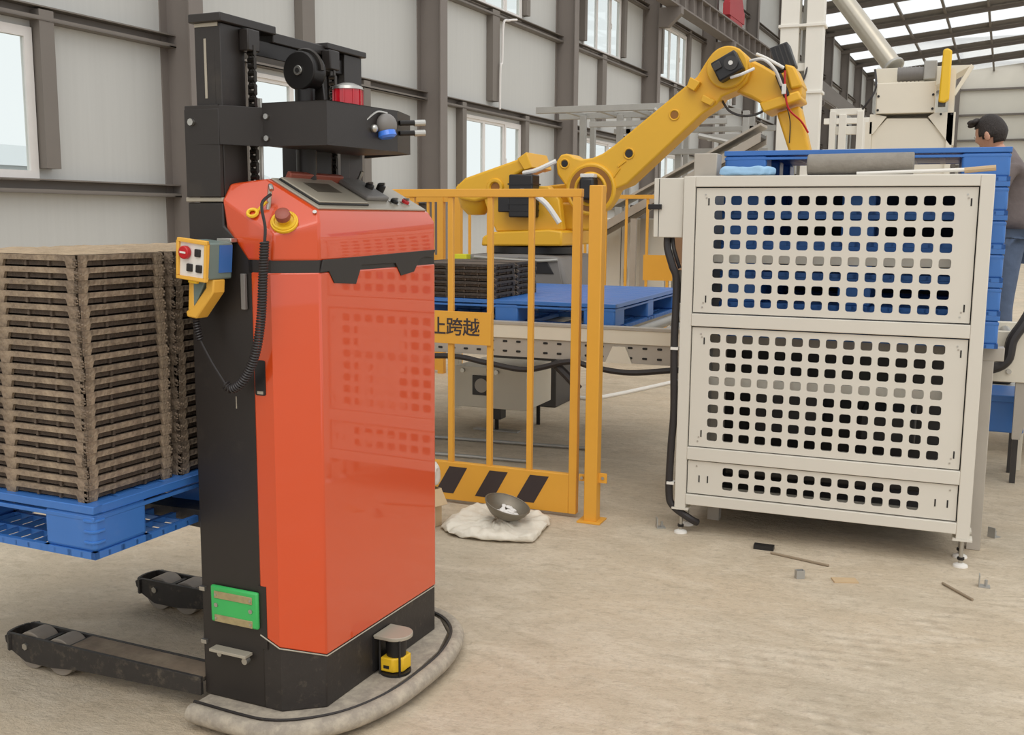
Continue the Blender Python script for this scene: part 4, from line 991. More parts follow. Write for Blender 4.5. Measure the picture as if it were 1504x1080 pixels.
MB().prism(rz_([(-3.4, 1.664), (-3.129, 1.745), (-2.84, 1.745), (-2.75, 1.64), (-2.72, 1.402), (-3.281, 1.385), (-3.347, 1.525)]), 'y', -.28, -.19).build('cheek', 'robot_yellow', rob, .012)
MB().prism(rz_([(-3.4, 1.664), (-3.129, 1.745), (-2.6, 1.80), (-2.5, 1.6), (-2.7, 1.402), (-3.281, 1.385), (-3.347, 1.525)]), 'y', .1, .25).build('cheek', 'robot_yellow', rob, .012)
MB().box(.05, .45, -.12, .12, 1.40, 1.62).build('shoulder_block', 'robot_yellow', rob, .02)
ho = MB().prism(rz_([(-3.64, 1.735), (-3.55, 1.81), (-3.082, 1.956), (-3.02, 1.96), (-2.966, 1.887), (-3.05, 1.86), (-3.13, 1.82), (-3.129, 1.70), (-3.392, 1.64), (-3.46, 1.62), (-3.6, 1.64)]), 'y', -.3, .12).build('balance_arm', 'robot_yellow', rob, .02, seg=3)
MB().prism(rz_([(-3.09, 1.955), (-3.012, 2.005), (-2.965, 1.885), (-3.03, 1.865)]), 'y', -.32, .14).build('balance_cap', 'robot_yellow', rob, .006)
MB().lathe([(0, 0), (.07, .005), (.125, .06), (.15, .14), (.155, .25), (0, .25)], n=28, T=Matrix.Translation((-.575, -.12, 1.515))).build('balance_weight', 'robot_yellow', rob)
ey_ = MB().tube([(-.33+.055*math.cos(2*math.pi*k/18), -.305, 1.735+.055*math.sin(2*math.pi*k/18)) for k in range(18)], .018, 6, closed=True).build('eyelet', 'robot_yellow', rob)
MB().cyl((-.33, -.302, 1.735), (-.33, -.3, 1.735), .045, n=18).build('eyelet_bore', 'bronze', rob)
# base motor
mo = MB().box(-.17, .03, -.42, -.26, 1.5, 1.83).build('swing_motor', 'motor_black', rob, .012)
for z in (1.55, 1.6, 1.65, 1.7, 1.75): MB().box(-.175, .035, -.425, -.255, z, z+.012).build('motor_fin', 'motor_black', mo)
MB().box(-.26, -.16, -.42, -.3, 1.54, 1.67).build('motor_plug', 'motor_black', mo, .01)
MB().box(-.07, -.04, -.427, -.42, 1.66, 1.72).build('motor_label', 'white_plastic', mo)
MB().tube(smooth_path([(-.06, -.38, 1.84), (.05, -.4, 1.86), (.2, -.36, 1.93)], 5), .018, 8).build('hose', 'white_plastic', rob)
MB().tube(smooth_path([(.03, -.4, 1.68), (.14, -.4, 1.6), (.24, -.38, 1.46)], 5), .022, 8).build('hose', 'white_plastic', rob)
# big arm
arm = rz_([(-2.70, 1.99), (-2.66, 1.965), (-2.6, 1.95), (-2.515, 1.959), (-2.435, 1.99), (-2.357, 2.041), (-1.721, 2.535), (-1.669, 2.621), (-1.634, 2.673), (-1.581, 2.723), (-1.5, 2.74), (-1.419, 2.719), (-1.354, 2.66), (-1.324, 2.58), (-1.356, 2.485), (-1.425, 2.426), (-1.532, 2.385), (-1.567, 2.329), (-1.675, 2.264), (-2.232, 1.758), (-2.33, 1.72), (-2.37, 1.64), (-2.42, 1.57), (-2.52, 1.53), (-2.62, 1.56), (-2.69, 1.63), (-2.71, 1.72), (-2.80, 1.84), (-2.81, 1.93), (-2.775, 1.985), (-2.73, 1.995)])
ao = MB().prism(arm, 'y', -.2, .05).build('main_arm', 'robot_yellow', rob, .014, seg=3)
sc_ = Vector((.43, -.2, 1.721))
def ring(c, r, t, m, nm, par, y=0.): 
    return MB().tube([(c[0]+r*math.cos(2*math.pi*k/36), c[1]+y, c[2]+r*math.sin(2*math.pi*k/36)) for k in range(36)], t, 8, closed=True).build(nm, m, par)
ring(sc_, .185, .018, 'robot_yellow', 'shoulder_rim', ao)
MB().cyl(sc_+Vector((0, -.012, 0)), sc_+Vector((0, .01, 0)), .178, n=36).build('shoulder_disc', 'bronze', ao)
ring(sc_, .12, .014, 'robot_yellow', 'shoulder_flange', ao, -.01)
MB().cbox(sc_+Vector((0, -.06, .0)), (.12, .12, .17)).build('shoulder_motor', 'motor_black', ao, .02)
MB().cbox(sc_+Vector((0, -.06, .1)), (.11, .1, .03)).build('motor_cap', 'white_plastic', ao, .006)
for (x, z, r_) in ((-2.738, 1.918, .026), (-2.222, 1.987, .03), (-1.88, 2.264, .028)):
    MB().cyl((x+2.95, -.203, z), (x+2.95, -.199, z), r_, n=20).build('arm_hole', 'motor_black' if x != -1.88 else 'bronze', ao)
    ring(Vector((x+2.95, -.203, z)), r_+.008, .006, 'robot_yellow', 'hole_rim', ao)
# raised ribs and blocks on the arm
MB().prism(rz_([(-1.758, 2.527), (-1.682, 2.488), (-1.726, 2.424), (-1.783, 2.456)]), 'y', -.26, -.2).build('stop_block', 'robot_yellow', ao, .006)
MB().prism(rz_([(-1.661, 2.398), (-1.571, 2.354), (-1.603, 2.316), (-1.674, 2.35)]), 'y', -.26, -.2).build('stop_block', 'robot_yellow', ao, .006)
for a in (.0, .09): MB().tube([(.60+a*.5, -.202, 1.80+a), (.66+a*.5, -.202, 1.88+a*.6)], .009, 6).build('cast_mark', 'robot_yellow', ao)
# elbow
ec_ = Vector((1.456, -.2, 2.585))
MB().cyl(ec_+Vector((0, -.05, 0)), ec_+Vector((0, .27, 0)), .15, n=36).build('elbow_hub', 'robot_yellow', rob, .01)
ER = Matrix.Translation((1.475, -.3, 2.58)) @ Matrix.Rotation(R(-28), 4, 'Y')
em = MB().cbox((0, 0, 0), (.19, .12, .15), ER).build('elbow_motor', 'motor_black', rob, .012)
MB().cbox((-.06, -.065, .03), (.06, .03, .05), ER).build('motor_plug', 'robot_dark', em, .004)
MB().cyl(ER @ Vector((.035, -.06, .0)), ER @ Vector((.035, -.075, .0)), .05, n=20).build('motor_face', 'robot_dark', em)
MB().cyl(ER @ Vector((.035, -.075, .0)), ER @ Vector((.035, -.083, .0)), .016, n=12).build('motor_bolt', 'white_plastic', em)
# forearm, wrist and tool
MB().prism(rz_([(-1.45, 2.68), (-1.362, 2.66), (-1.254, 2.603), (-1.145, 2.535), (-1.035, 2.576), (-.975, 2.47), (-.974, 2.375), (-1.015, 2.341), (-1.205, 2.29), (-1.26, 2.332), (-1.334, 2.378), (-1.46, 2.43)]), 'y', -.14, .14).build('forearm', 'robot_yellow', rob, .02, seg=3)
MB().prism(rz_([(-1.264, 2.332), (-.992, 2.41), (-.967, 2.348), (-1.231, 2.262)]), 'y', -.19, .19).build('wrist_clamp', 'robot_yellow', rob, .012)
MB().prism(rz_([(-1.10, 2.6), (-1.03, 2.58), (-.965, 2.44), (-1.05, 2.42)]), 'y', -.18, .16).build('wrist_housing', 'robot_yellow', rob, .015)
wm = MB().prism(rz_([(-1.22, 2.723), (-1.095, 2.764), (-1.03, 2.593), (-1.164, 2.547)]), 'y', -.12, .06).build('wrist_motor', 'motor_black', rob, .01)
for k in range(4):
    MB().prism(rz_([(-1.215+k*.03, 2.715+k*.009), (-1.207+k*.03, 2.718+k*.009), (-1.148+k*.031, 2.555+k*.011), (-1.158+k*.031, 2.552+k*.011)]), 'y', -.126, -.119).build('motor_fin', 'robot_dark', wm)
MB().prism(rz_([(-1.155, 2.268), (-.99, 2.315), (-.893, 1.95), (-1.04, 1.95)]), 'y', -.09, .09).build('tool_column', 'robot_yellow', rob, .02, seg=3)
MB().prism(rz_([(-1.16, 2.52), (-1.12, 2.54), (-1.05, 2.38), (-1.09, 2.36)]), 'y', -.2, -.14).build('valve_block', 'motor_black', rob, .006)
MB().cbox((1.86, -.21, 2.42), (.03, .02, .07)).build('valve_label', 'white_plastic', rob, .003)
for pth, m_ in (([(1.5, -.33, 2.5), (1.58, -.34, 2.52), (1.66, -.3, 2.56)], 'white_plastic'), ([(1.62, -.25, 2.62), (1.72, -.3, 2.62), (1.80, -.28, 2.55), (1.84, -.2, 2.45)], 'white_plastic'), ([(1.66, -.22, 2.67), (1.74, -.26, 2.63), (1.86, -.26, 2.56)], 'white_plastic')):
    MB().tube(smooth_path(pth, 6), .011, 8).build('hose', m_, rob)
MB().tube(smooth_path([(1.40, -.1, 2.37), (1.46, -.12, 2.29), (1.56, -.12, 2.25), (1.66, -.12, 2.26), (1.74, -.12, 2.30)], 6), .009, 8).build('hose', 'robot_dark', rob)
MB().tube(smooth_path([(1.86, -.2, 2.55), (1.87, -.21, 2.4), (1.9, -.2, 2.28), (1.98, -.14, 2.2), (2.03, -.11, 2.12)], 6), .007, 6).build('hose', 'red', rob)
MB().tube(smooth_path([(1.88, -.16, 2.3), (1.9, -.11, 2.2), (1.9, -.1, 2.05)], 6), .004, 6).build('hose', 'robot_dark', rob)
MB().box(-.6, -.49, -.5, -.42, 1.13, 1.21).build('warning_tag', 'lime', rob, .002)
# ------------------------------------------------------------------ far yellow fence
ff_ = empty('safety_fence', (-4.0, 10.5, 0), 0, 'thin yellow safety fence standing far behind the robot', 'fence')
MB().box(-1.9, 1.5, -.02, .02, 1.70, 1.74).build('top_rail', 'safety_yellow', ff_)
for i in range(16): MB().box(-1.9+i*.222, -1.875+i*.222, -.012, .012, .05, 1.7).build('bar', 'safety_yellow', ff_)
MB().box(1.19, 1.5, -.015, -.012, .87, 1.13).build('plate', 'safety_yellow', ff_)
fs_ = empty('safety_fence', (-4.7, 9.0, 0), 0, 'closely barred yellow fence panel seen past the truck beside the robot', 'fence')
MB().box(-.9, .6, -.02, .02, 1.64, 1.70).build('top_rail', 'safety_yellow', fs_)
for x in (-.75, -.6, -.45, -.3, -.15, .04, .16, .4): MB().box(x, x+.022, -.012, .012, .05, 1.64).build('bar', 'safety_yellow', fs_)
for x in (.28, .46): MB().box(x, x+.06, -.03, .03, 0, 1.70).build('post', 'safety_yellow', fs_)
MB().box(-.9, .28, .012, .02, .9, 1.14).build('plate', 'safety_yellow', fs_)
kp2 = MB().box(-.9, .28, -.018, -.013, .03, .3).build('kick_plate', 'safety_yellow', fs_)
for x in (-.8, -.45, -.1): MB().prism([(x, .06), (x+.13, .06), (x+.23, .27), (x+.1, .27)], 'y', -.0195, -.0175).build('stripe', 'stripe', kp2)
# ------------------------------------------------------------------ inclined belt conveyor and panels behind the robot
ic = empty('belt_conveyor', (-2.7, 10.85, 0), 0, 'grey inclined belt conveyor rising behind the robot arm', 'conveyor')
def inc(x0, z0, x1, z1, dz0, dz1, y0, y1): return MB().prism([(x0, z0+dz0), (x1, z1+dz0), (x1, z1+dz1), (x0, z0+dz1)], 'y', y0, y1)
inc(-.85, 1.28, 1.0, 2.32, -.06, .03, -.2, -.16).build('side_rail', 'beam_grey', ic)
inc(-.85, 1.28, 1.0, 2.32, -.06, .03, .2, .24).build('side_rail', 'beam_grey', ic)
inc(-.85, 1.28, 1.0, 2.32, -.01, .02, -.16, .2).build('belt', 'robot_dark', ic)
inc(-.5, 1.62, 1.0, 2.42, 0, .025, -.2, .24).build('cover', 'beam_grey', ic)
for x, z in ((-.3, 1.5), (.6, 2.0)): MB().box(x, x+.06, -.2, -.15, 0, z).build('leg', 'beam_grey', ic); MB().box(x, x+.06, .19, .24, 0, z).build('leg', 'beam_grey', ic)
pn = empty('control_cabinet', (-3.0, 11.15, 0), 0, 'pale grey control cabinet standing behind the yellow fence', 'cabinet')
MB().box(-.75, .25, 0, .25, .1, 1.5).build('body', 'gable', pn, .01); MB().box(-.245, -.24, -.004, 0, .15, 1.45).build('seam', 'seam', pn); MB().box(-.75, .25, 0, .25, 0, .1).build('plinth', 'robot_dark', pn)
MB().box(-.2, -.17, -.02, 0, .8, .95).build('handle', 'black_plastic', pn)
p4 = empty('work_bench', (-1.9, 11.2, 0), 0, 'tan workbench with clutter beyond the yellow fence', 'bench')
MB().box(-.8, .8, -.06, .22, .95, 1.02).build('bench_top', 'brown_box', p4, .004); MB().box(-.8, .8, .19, .22, 1.02, 1.35).build('back_board', 'brown_box', p4)
for x in (-.75, .68): 
    for y in (-.05, .15): MB().box(x, x+.07, y, y+.06, 0, .95).build('leg', 'robot_dark', p4)
MB().box(-.7, .6, -.05, .2, .3, .36).build('shelf', 'robot_dark', p4)
MB().tube(smooth_path([(-.6, -.1, 1.04), (-.4, .1, 1.1), (-.1, .0, 1.04), (.3, .1, 1.06)], 5), .02, 6).build('cable', 'cable', p4)
# ------------------------------------------------------------------ grey steel frames
def frame_thing(name, label, cat, m, bars, loc=(0, 0, 0)):
    r_ = empty(name, loc, 0, label, cat)
    for (nm, a) in bars:
        mb = MB(); lo = [v-o for v, o in zip((a[0], a[2], a[4]), loc)]; hi = [v-o for v, o in zip((a[1], a[3], a[5]), loc)]
        mb.box(lo[0], hi[0], lo[1], hi[1], lo[2], hi[2]).build(nm, m, r_, .003)
    return r_
bars = [('rail', (-4.4, -2.2, 11.5, 11.57, 2.69, 2.76)), ('rail', (-4.4, -2.2, 12.3, 12.37, 2.69, 2.76)), ('rail', (-3.75, -2.2, 11.5, 11.55, 2.52, 2.58)), ('rail', (-3.7, -1.8, 12.3, 12.35, 2.5, 2.56)), ('rail', (-2.4, -1.8, 11.5, 11.56, 2.34, 2.41)),
        ('rail', (-3.0, -1.8, 11.8, 11.86, 2.22, 2.28))]
for x in (-4.1, -3.7, -3.3, -2.9, -2.5): bars.append(('cross_bar', (x, x+.05, 11.57, 12.3, 2.70, 2.75)))
for x in (-4.0, -3.55, -2.85, -2.1): bars.append(('upright', (x, x+.07, 11.9, 11.97, 0, 2.69))); bars.append(('upright', (x, x+.06, 12.3, 12.36, 0, 2.69)))
fr_ = frame_thing('steel_rack', 'galvanised steel walkway framework beyond the robot in front of the windows', 'frame', 'galv', bars, (-2.7, 11.9, 0))
for (x0, z0, x1, z1) in ((-.3, 2.7, .05, 2.4), (.2, 2.4, .85, 2.25)): MB().tube([(x0, -.38, z0), (x1, -.38, z1)], .03, 8).build('brace', 'galv', fr_)
# ------------------------------------------------------------------ white tower
tw = empty('white_tower', (-1.5, 12.0, 0), 0, 'tall white twin-post steel tower behind the robot wrist', 'tower')
for (a, b) in ((-.23, -.035), (.04, .22)): MB().box(a, b, -.1, .1, 0, 9).build('post', 'white_steel', tw, .006)
for z in (1.95, 2.2, 2.85, 3.55, 4.6): MB().box(-.25, .24, -.12, .12, z, z+.03).build('flange', 'white_steel', tw, .003)
for z in (2.45, 3.1): MB().box(-.035, .04, -.05, .05, z, z+.08).build('tie', 'white_steel', tw)
MB().box(-.02, .03, .11, .13, 0, 9).build('ladder', 'galv', tw)
MB().tube(smooth_path([(-.04, -.02, 3.5), (-.1, -.12, 3.12), (-.03, -.13, 2.98), (.05, -.12, 3.02), (.1, -.02, 3.4)], 6), .01, 6).build('cable', 'cable', tw)
bars = [('rail', (-1.08, -.76, 11.0, 11.06, 2.53, 2.59)), ('rail', (-1.08, -.8, 11.0, 11.06, 2.34, 2.42)), ('upright', (-.99, -.92, 10.97, 11.03, 0, 2.53)), ('upright', (-.82, -.76, 10.97, 11.03, 0, 2.56)), ('upright', (-1.08, -1.02, 10.97, 11.03, 0, 2.56)),
        ('rail', (-1.24, -.76, 12.0, 12.06, 2.53, 2.59)), ('rail', (-1.24, -.76, 12.0, 12.06, 2.2, 2.26)), ('upright', (-.86, -.8, 12.0, 12.06, 0, 2.53))]
frame_thing('white_scaffold', 'white steel frame between the white tower and the hopper', 'frame', 'white_steel', bars, (-1.0, 11.5, 0))
dk = MB().prism([(-1.55, 3.2), (-1.45, 3.2), (-.72, 2.58), (-.82, 2.58), (-1.55, 3.05)], 'y', 13.5, 13.7).build('dark_chute', 'robot_grey'); 
# ------------------------------------------------------------------ hopper
HY = 9.5
hp = empty('feed_hopper', (-.3, HY, 0), 0, 'cream feed hopper with motor and yellow belt guard above the dispenser', 'hopper')
def hz(p): return [(a+.3, b) for a, b in p]
MB().prism(hz([(-.545, 2.36), (-.1, 2.36), (-.1, 2.605), (-.545, 2.605)]), 'y', -.3, .3).build('mixer_box', 'cream', hp, .006)
MB().prism(hz([(-.545, 2.605), (-.1, 2.605), (.165, 2.76), (-.6, 2.76)]), 'y', .0, .4).build('hopper_mouth', 'cream', hp, .004)
MB().prism(hz([(-.57, 2.20), (-.456, 2.327), (-.152, 2.319), (.03, 2.14), (.03, 1.2), (-.57, 1.2)]), 'y', -.26, .3).build('hopper_bin', 'cream', hp, .004)
MB().prism(hz([(-.10, 2.36), (.06, 2.36), (.06, 2.10), (.03, 2.10), (-.145, 2.33)]), 'y', -.28, .3).build('gusset', 'cream', hp, .003)
MB().prism(hz([(-.545, 2.36), (-.59, 2.36), (-.59, 2.2), (-.56, 2.2), (-.46, 2.34)]), 'y', -.28, .3).build('gusset', 'cream', hp, .003)
MB().box(.3+.0, .3+.045, -.28, -.2, 0, 2.7).build('leg', 'cream', hp); MB().box(.3-.62, .3-.57, -.28, -.2, 0, 2.3).build('leg', 'cream', hp)
MB().box(.3+.0, .3+.045, .2, .28, 0, 2.7).build('leg', 'cream', hp); MB().box(.3-.62, .3-.57, .2, .28, 0, 2.3).build('leg', 'cream', hp)
MB().prism(hz([(.03, 2.52), (.05, 2.50), (.175, 2.72), (.15, 2.74)]), 'y', -.2, -.14).build('brace', 'cream', hp)
bg_ = MB().prism(hz([(-.075, 2.43), (-.03, 2.42), (.005, 2.45), (.005, 2.82), (-.03, 2.84), (-.062, 2.83)]), 'y', -.42, -.3).build('belt_guard', 'yellow_plastic', hp, .012)
MB().prism(hz([(-.075, 2.4), (-.02, 2.4), (-.02, 2.44), (-.075, 2.44)]), 'y', -.4, -.3).build('guard_foot', 'robot_dark', hp)
mt_ = MB().cyl((-.10, -.15, 2.685), (.10, -.15, 2.685), .055, n=20).build('motor', 'robot_grey', hp)
for k in range(6): MB().cyl((-.09+k*.03, -.15, 2.685), (-.08+k*.03, -.15, 2.685), .06, n=20).build('motor_fin', 'robot_grey', mt_)
MB().box(.1, .2, -.22, -.08, 2.63, 2.78).build('gearbox', 'galv', hp, .008)
for (x, z) in ((-.53, 2.39), (-.53, 2.5), (-.115, 2.39), (-.115, 2.5), (.03, 2.345), (-.05, 2.345)): bolt(hp, (x+.3, -.3, z), (0, -1, 0), .01, .008, 'dark_metal')
MB().tube(smooth_path([(-.28, -.1, 2.74), (-.26, -.2, 2.62), (-.27, -.3, 2.52), (-.35, -.3, 2.40)], 5), .009, 6).build('cable', 'cable', hp)
# silver pipe to the hopper
pi_ = empty('feed_pipe', (-.4, 10.0, 2.7), 0, 'slanting silver screw-feed pipe running down to the hopper', 'pipe')
a = Vector((-.05, -.22, .1)); b = Vector((-1.0, .6, 1.42))
MB().cyl(a, b, .08, n=24).build('pipe', 'pipe', pi_)
for t_ in (.0, .92): MB().cyl(a.lerp(b, t_), a.lerp(b, t_+.012), .095, n=24).build('pipe_flange', 'galv', pi_)
tag(dk, 'dark grey sloping beam between tower and hopper', 'beam')
MB().prism([(-1.5, 0), (-1.44, 0), (-1.44, 3.12), (-1.5, 3.12)], 'y', 13.55, 13.62).build('leg', 'robot_grey', dk)
# ------------------------------------------------------------------ bits on top of the cabinet
o = MB().tube([(-.565, CY+.1, 1.742), (-.12, CY+.1, 1.745)], .048, 14).build('concrete_core', 'concrete_bar', None, .006); tag(o, 'grey concrete core lying on top of the perforated cabinet', 'core')
o = MB().box(-1.075, -.968, CY+.08, CY+.19, 1.693, 1.8).build('cover_box', 'beam_grey', None, .004); tag(o, 'small pale grey cover box on the cabinet top beside the blue pallet', 'box')
bl = blob('plastic_film', 'cloth_blue', [(-.95, CY+.03), (-.75, CY+.03), (-.70, CY+.1), (-.78, CY+.16), (-.94, CY+.15)], 1.692, .04, 'pale blue crumpled film on the cabinet top', 'film', 4, .012, 6)
o = MB().tube([(-.35, CY+.03, 1.7), (.15, CY+.04, 1.715)], .008, 8).build('rod', 'white_plastic'); tag(o, 'thin white rod lying along the cabinet top', 'rod')
MB().tube([(.08, CY+.04, 1.71), (.2, CY+.04, 1.72)], .012, 8).build('rod_grip', 'cardboard', o)
# ------------------------------------------------------------------ outfeed line on the right
rc = empty('outfeed_conveyor', (.6, 6.4, 0), 0, 'cream outfeed conveyor frame at the right edge behind the cabinet', 'conveyor')
MB().box(-.33, 1.2, -.1, -.04, .62, .90).build('side_beam', 'cream', rc, .004); MB().box(-.33, 1.2, .5, .56, .62, .90).build('side_beam', 'cream', rc, .004)
for i in range(7): MB().cyl((-.2+i*.2, -.04, .85), (-.2+i*.2, .5, .85), .03, n=12).build('roller', 'galv', rc)
for (x, y) in ((-.12, .48), (.9, -.1), (.9, .48)): MB().box(x, x+.06, y, y+.06, .0, .62).build('leg', 'cream', rc, .003)
MB().prism([(-.16, .3), (-.12, .3), (-.05, .62), (-.16, .62)], 'y', -.09, -.05).build('brace', 'beam_grey', rc)
for z in (.68, .8): bolt(rc, (-.2, -.1, z), (0, -1, 0), .014, .012); bolt(rc, (-.05, -.1, z), (0, -1, 0), .014, .012)
MB().tube(smooth_path([(-.42, -.16, .71), (-.3, -.17, .70), (-.22, -.17, .75), (-.2, -.16, .86), (-.15, -.14, .95), (-.1, -.1, 1.05)], 6), .03, 10).build('cable_hose', 'cable', rc)
MB().box(-.14, -.05, -.12, -.04, .98, 1.08).build('sensor_box', 'white_plastic', rc, .004); MB().box(-.11, -.08, -.124, -.12, 1.01, 1.06).build('sensor_face', 'black_plastic', rc)
MB().box(-.03, .03, -.6, -.54, 0, .6).build('guard_leg', 'cream', rc, .003)
bb = empty('blue_bin', (.38, 6.55, .0), 0, 'blue plastic bin tucked under the outfeed conveyor', 'bin')
MB().box(-.2, .13, -.06, .3, .3, .5).build('bin_body', 'pallet_blue', bb, .01); MB().box(-.22, .15, -.08, .32, .48, .52).build('bin_rim', 'pallet_blue', bb, .006)
for (x, y) in ((-.17, -.02), (.08, -.02), (-.17, .25), (.08, .25)): MB().box(x, x+.03, y, y+.03, 0, .3).build('bin_leg', 'robot_dark', bb)
# ------------------------------------------------------------------ person behind the pallet stack
ps = empty('person', (.42, 7.55, .0), 0, 'person with short dark hair in grey sweater and jeans behind the pallets', 'person')
plt = empty('step_platform', (.6, 7.65, 0), 0, 'low steel working platform under the standing person', 'platform')
MB().box(-.5, .6, -.4, .5, .41, .45).build('deck', 'galv', plt, .004)
for (x, y) in ((-.47, -.37), (.53, -.37), (-.47, .43), (.53, .43)): MB().box(x, x+.04, y, y+.04, 0, .41).build('leg', 'galv', plt)
def skin(name, m, verts, edges, radii, parent, sub=2, root=0):
    me = bpy.data.meshes.new(name); me.from_pydata(verts, edges, []); o = bpy.data.objects.new(name, me); COL.objects.link(o); o.parent = parent
    md = o.modifiers.new('skin', 'SKIN'); md.use_smooth_shade = True
    sv = me.skin_vertices[0].data
    for i, r_ in enumerate(radii): sv[i].radius = r_ if isinstance(r_, tuple) else (r_, r_)
    sv[root].use_root = True
    sb_ = o.modifiers.new('sub', 'SUBSURF'); sb_.levels = sub; sb_.render_levels = sub
    me.materials.append(M[m]); return o
# local: person faces -x, leaning a little forward; feet at z .34
fz = .45
body_v = [(0, 0, fz+.97), (-.01, 0, fz+1.1), (-.03, 0, fz+1.26), (-.02, 0, fz+1.42), (-.075, 0, fz+1.49),
          (-.05, -.17, fz+1.40), (-.12, -.23, fz+1.18), (-.30, -.2, fz+1.08), (-.05, .17, fz+1.40), (-.12, .23, fz+1.18), (-.30, .2, fz+1.08)]
body_e = [(0, 1), (1, 2), (2, 3), (3, 4), (3, 5), (5, 6), (6, 7), (3, 8), (8, 9), (9, 10)]
skin('sweater', 'sweater', body_v, body_e, [(.125, .165), (.12, .16), (.13, .18), (.13, .19), .075, .075, .06, .045, .075, .06, .045], ps)
skin('neck', 'skin', [(-.075, 0, fz+1.46), (-.1, 0, fz+1.5), (-.13, 0, fz+1.55)], [(0, 1), (1, 2)], [.055, .052, .05], ps)
for sd_ in (-1, 1): skin('hand', 'skin', [(-.29, sd_*.2, fz+1.08), (-.38, sd_*.19, fz+1.06), (-.45, sd_*.18, fz+1.05)], [(0, 1), (1, 2)], [.03, (.02, .036), (.016, .036)], ps)
leg_v = [(0, 0, fz+.98), (0, -.09, fz+.9), (-.02, -.11, fz+.5), (.01, -.11, fz+.1), (0, .09, fz+.9), (-.03, .11, fz+.5), (0, .11, fz+.1)]
skin('jeans', 'jeans', leg_v, [(0, 1), (1, 2), (2, 3), (0, 4), (4, 5), (5, 6)], [(.12, .15), .095, .07, .06, .095, .07, .06], ps)
for y in (-.11, .11):
    MB().prism([(.07, 0), (.08, .06), (.04, .1), (-.04, .1), (-.1, .06), (-.19, .045), (-.2, 0)], 'y', y-.045, y+.045, Matrix.Translation((0, 0, fz))).build('shoe', 'black_plastic', ps, .02, seg=3)
# head: shaped ellipsoid with face, ears and cap of hair
HT = Matrix.Translation((-.15, 0, fz+1.605)) @ Matrix.Rotation(R(-14), 4, 'Y') @ Matrix.Rotation(R(-28), 4, 'Z')
def head_mesh(scale, cut, jit):
    mb = MB(); vs = []; fs = []; nu, nv = 28, 20; rn = random.Random(2)
    for j in range(nv+1):
        ph = math.pi*j/nv; z = -math.cos(ph)
        for i in range(nu):
            th = 2*math.pi*i/nu; x = math.sin(ph)*math.cos(th); y = math.sin(ph)*math.sin(th)
            X = x*.098; Y = y*.076; Z = z*.122
            if z < -.1: X = X*(1+.28*z)-.012*(-z); Y *= 1+.38*z
            if x < -.3 and z < .2: X -= .008*math.exp(-((z+.15)/.12)**2)*math.exp(-(y/.35)**2)*2.2
            k = scale+(rn.uniform(-jit, jit) if jit else 0)
            vs.append((X*k, Y*k, Z*k))
    for j in range(nv):
        for i in range(nu):
            f = (j*nu+i, j*nu+(i+1) % nu, (j+1)*nu+(i+1) % nu, (j+1)*nu+i)
            c = sum((Vector(vs[q_]) for q_ in f), Vector())/4
            if cut is None or cut(c): fs.append(f)
    return mb.add(vs, fs, HT)
head_mesh(1, None, 0).build('head', 'skin', ps, smooth=80)
hr_ = head_mesh(1.09, lambda c: (c.x > -.045 and c.z > -.02+.35*max(0, -c.x)) or c.z > .062 or (c.x > .03 and c.z > -.06), .012).build('hair', 'hair', ps, smooth=80)
so = hr_.modifiers.new('s', 'SOLIDIFY'); so.thickness = .012
tuft = MB()
rn = random.Random(9)
for k in range(10): tuft.ball((-.08+rn.uniform(-.025, .015), rn.uniform(-.05, .05), .085+rn.uniform(0, .035)), (.03, .024, .016), 8, 6, HT)
tuft.build('hair_tuft', 'hair', ps, smooth=80)
for s_ in (-1, 1):
    MB().ball((.008, s_*.077, -.005), (.02, .009, .032), 12, 8, HT).build('ear', 'skin', ps, smooth=80)
    MB().ball((-.083, s_*.03, .008), (.012, .014, .008), 10, 6, HT).build('eye', 'white_plastic', ps, smooth=80)
    MB().ball((-.0935, s_*.03, .008), (.004, .006, .006), 8, 6, HT).build('iris', 'black_plastic', ps, smooth=80)
MB().ball((-.085, 0, -.062), (.012, .024, .006), 10, 6, HT).build('mouth', 'estop', ps, smooth=80)
# hands with fingers resting forward
for s_ in (-1, 1):
    c = Vector((-.44, s_*.185, fz+1.05)); h_ = MB()
    for k in range(4):
        y = c.y+(k-1.5)*.019; l = (.062, .072, .068, .054)[k]
        h_.tube(smooth_path([(c.x+.01, y, c.z), (c.x-.035, y, c.z+.004), (c.x-.035-l*.5, y, c.z-.006), (c.x-.035-l*.85, y, c.z-.028)], 4), .0085, 8)
    h_.tube(smooth_path([(c.x+.0, c.y-s_*.03, c.z), (c.x-.03, c.y-s_*.055, c.z-.005), (c.x-.055, c.y-s_*.055, c.z-.018)], 4), .0095, 8)
    h_.build('fingers', 'skin', ps, smooth=80)
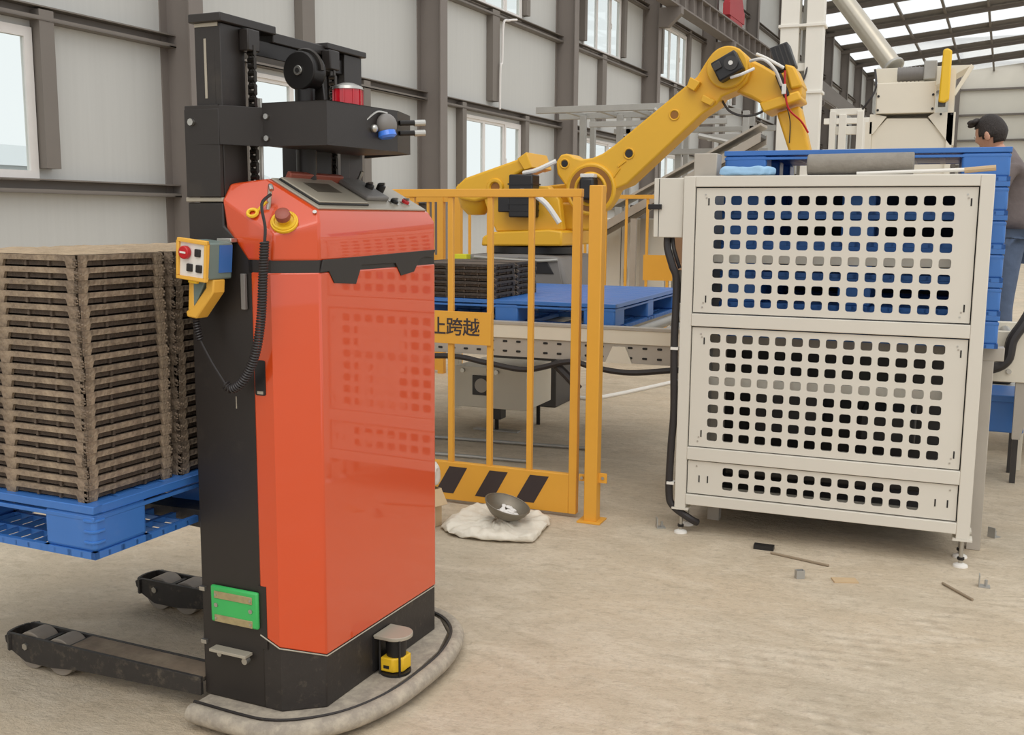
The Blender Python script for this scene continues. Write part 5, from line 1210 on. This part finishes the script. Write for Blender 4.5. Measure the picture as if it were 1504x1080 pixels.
# ------------------------------------------------------------------ litter on the floor
def litter(mb, name, m, label, cat): tag(mb.build(name, m), label, cat)
litter(MB().box(-.05, .05, -.028, .028, 0, .006, Matrix.Translation((-.28, 4.42, 0)) @ Matrix.Rotation(R(20), 4, 'Z')), 'scrap_board', 'cardboard', 'small flat cardboard scrap on the floor before the cabinet', 'scrap')
g = MB(); T = Matrix.Translation((-.46, 4.38, 0)) @ Matrix.Rotation(R(30), 4, 'Z'); g.box(-.018, .018, -.012, -.009, 0, .036, T).box(-.018, .018, .009, .012, 0, .036, T).box(-.018, -.015, -.009, .009, 0, .036, T).box(.015, .018, -.009, .009, 0, .036, T)
litter(g, 'steel_clip', 'galv', 'small bent steel clip standing on the floor before the cabinet', 'clip')
litter(MB().tube([(-.62, 4.66, .006), (-.36, 4.58, .006)], .006, 6), 'wood_stick', 'wood', 'thin wooden stick lying in the shade under the cabinet', 'stick')
litter(MB().box(-.045, .045, -.02, .02, 0, .02, Matrix.Translation((-.66, 4.72, 0))), 'dark_clamp', 'black_plastic', 'small dark clamp lying under the cabinet edge', 'clamp')
litter(MB().tube([(.10, 4.54, .006), (.21, 4.38, .006)], .006, 6), 'wood_stick', 'wood', 'thin wooden stick lying beside the right cabinet foot', 'stick')
for i, (x, y, w) in enumerate(((.26, 4.58, 'right of the front cabinet foot'), (-1.18, 4.86, 'left of the rear cabinet cable'), (.33, 5.35, 'behind the right cabinet corner'))):
    g = MB(); T = Matrix.Translation((x, y, 0)) @ Matrix.Rotation(R(25*i), 4, 'Z'); g.box(-.022, .022, -.02, .02, 0, .004, T).box(-.022, -.018, -.02, .02, .004, .05, T).cyl((.006, 0, .004), (.006, 0, .03), .006, n=8, T=T)
    litter(g, 'anchor_bracket', 'galv', 'small steel floor anchor bracket %s' % w, 'bracket')
rn = random.Random(21)
for i, (x, y, w) in enumerate(((-.92, 2.62, 'before the truck bumper'), (-.08, 3.0, 'in the middle of the bare floor'), (.02, 2.45, 'near the lower right corner'))):
    litter(MB().ball((x, y, .007), (.014, .011, .009), 8, 5), 'stone_chip', 'wood', 'tiny stone chip on the floor %s' % w, 'chip')
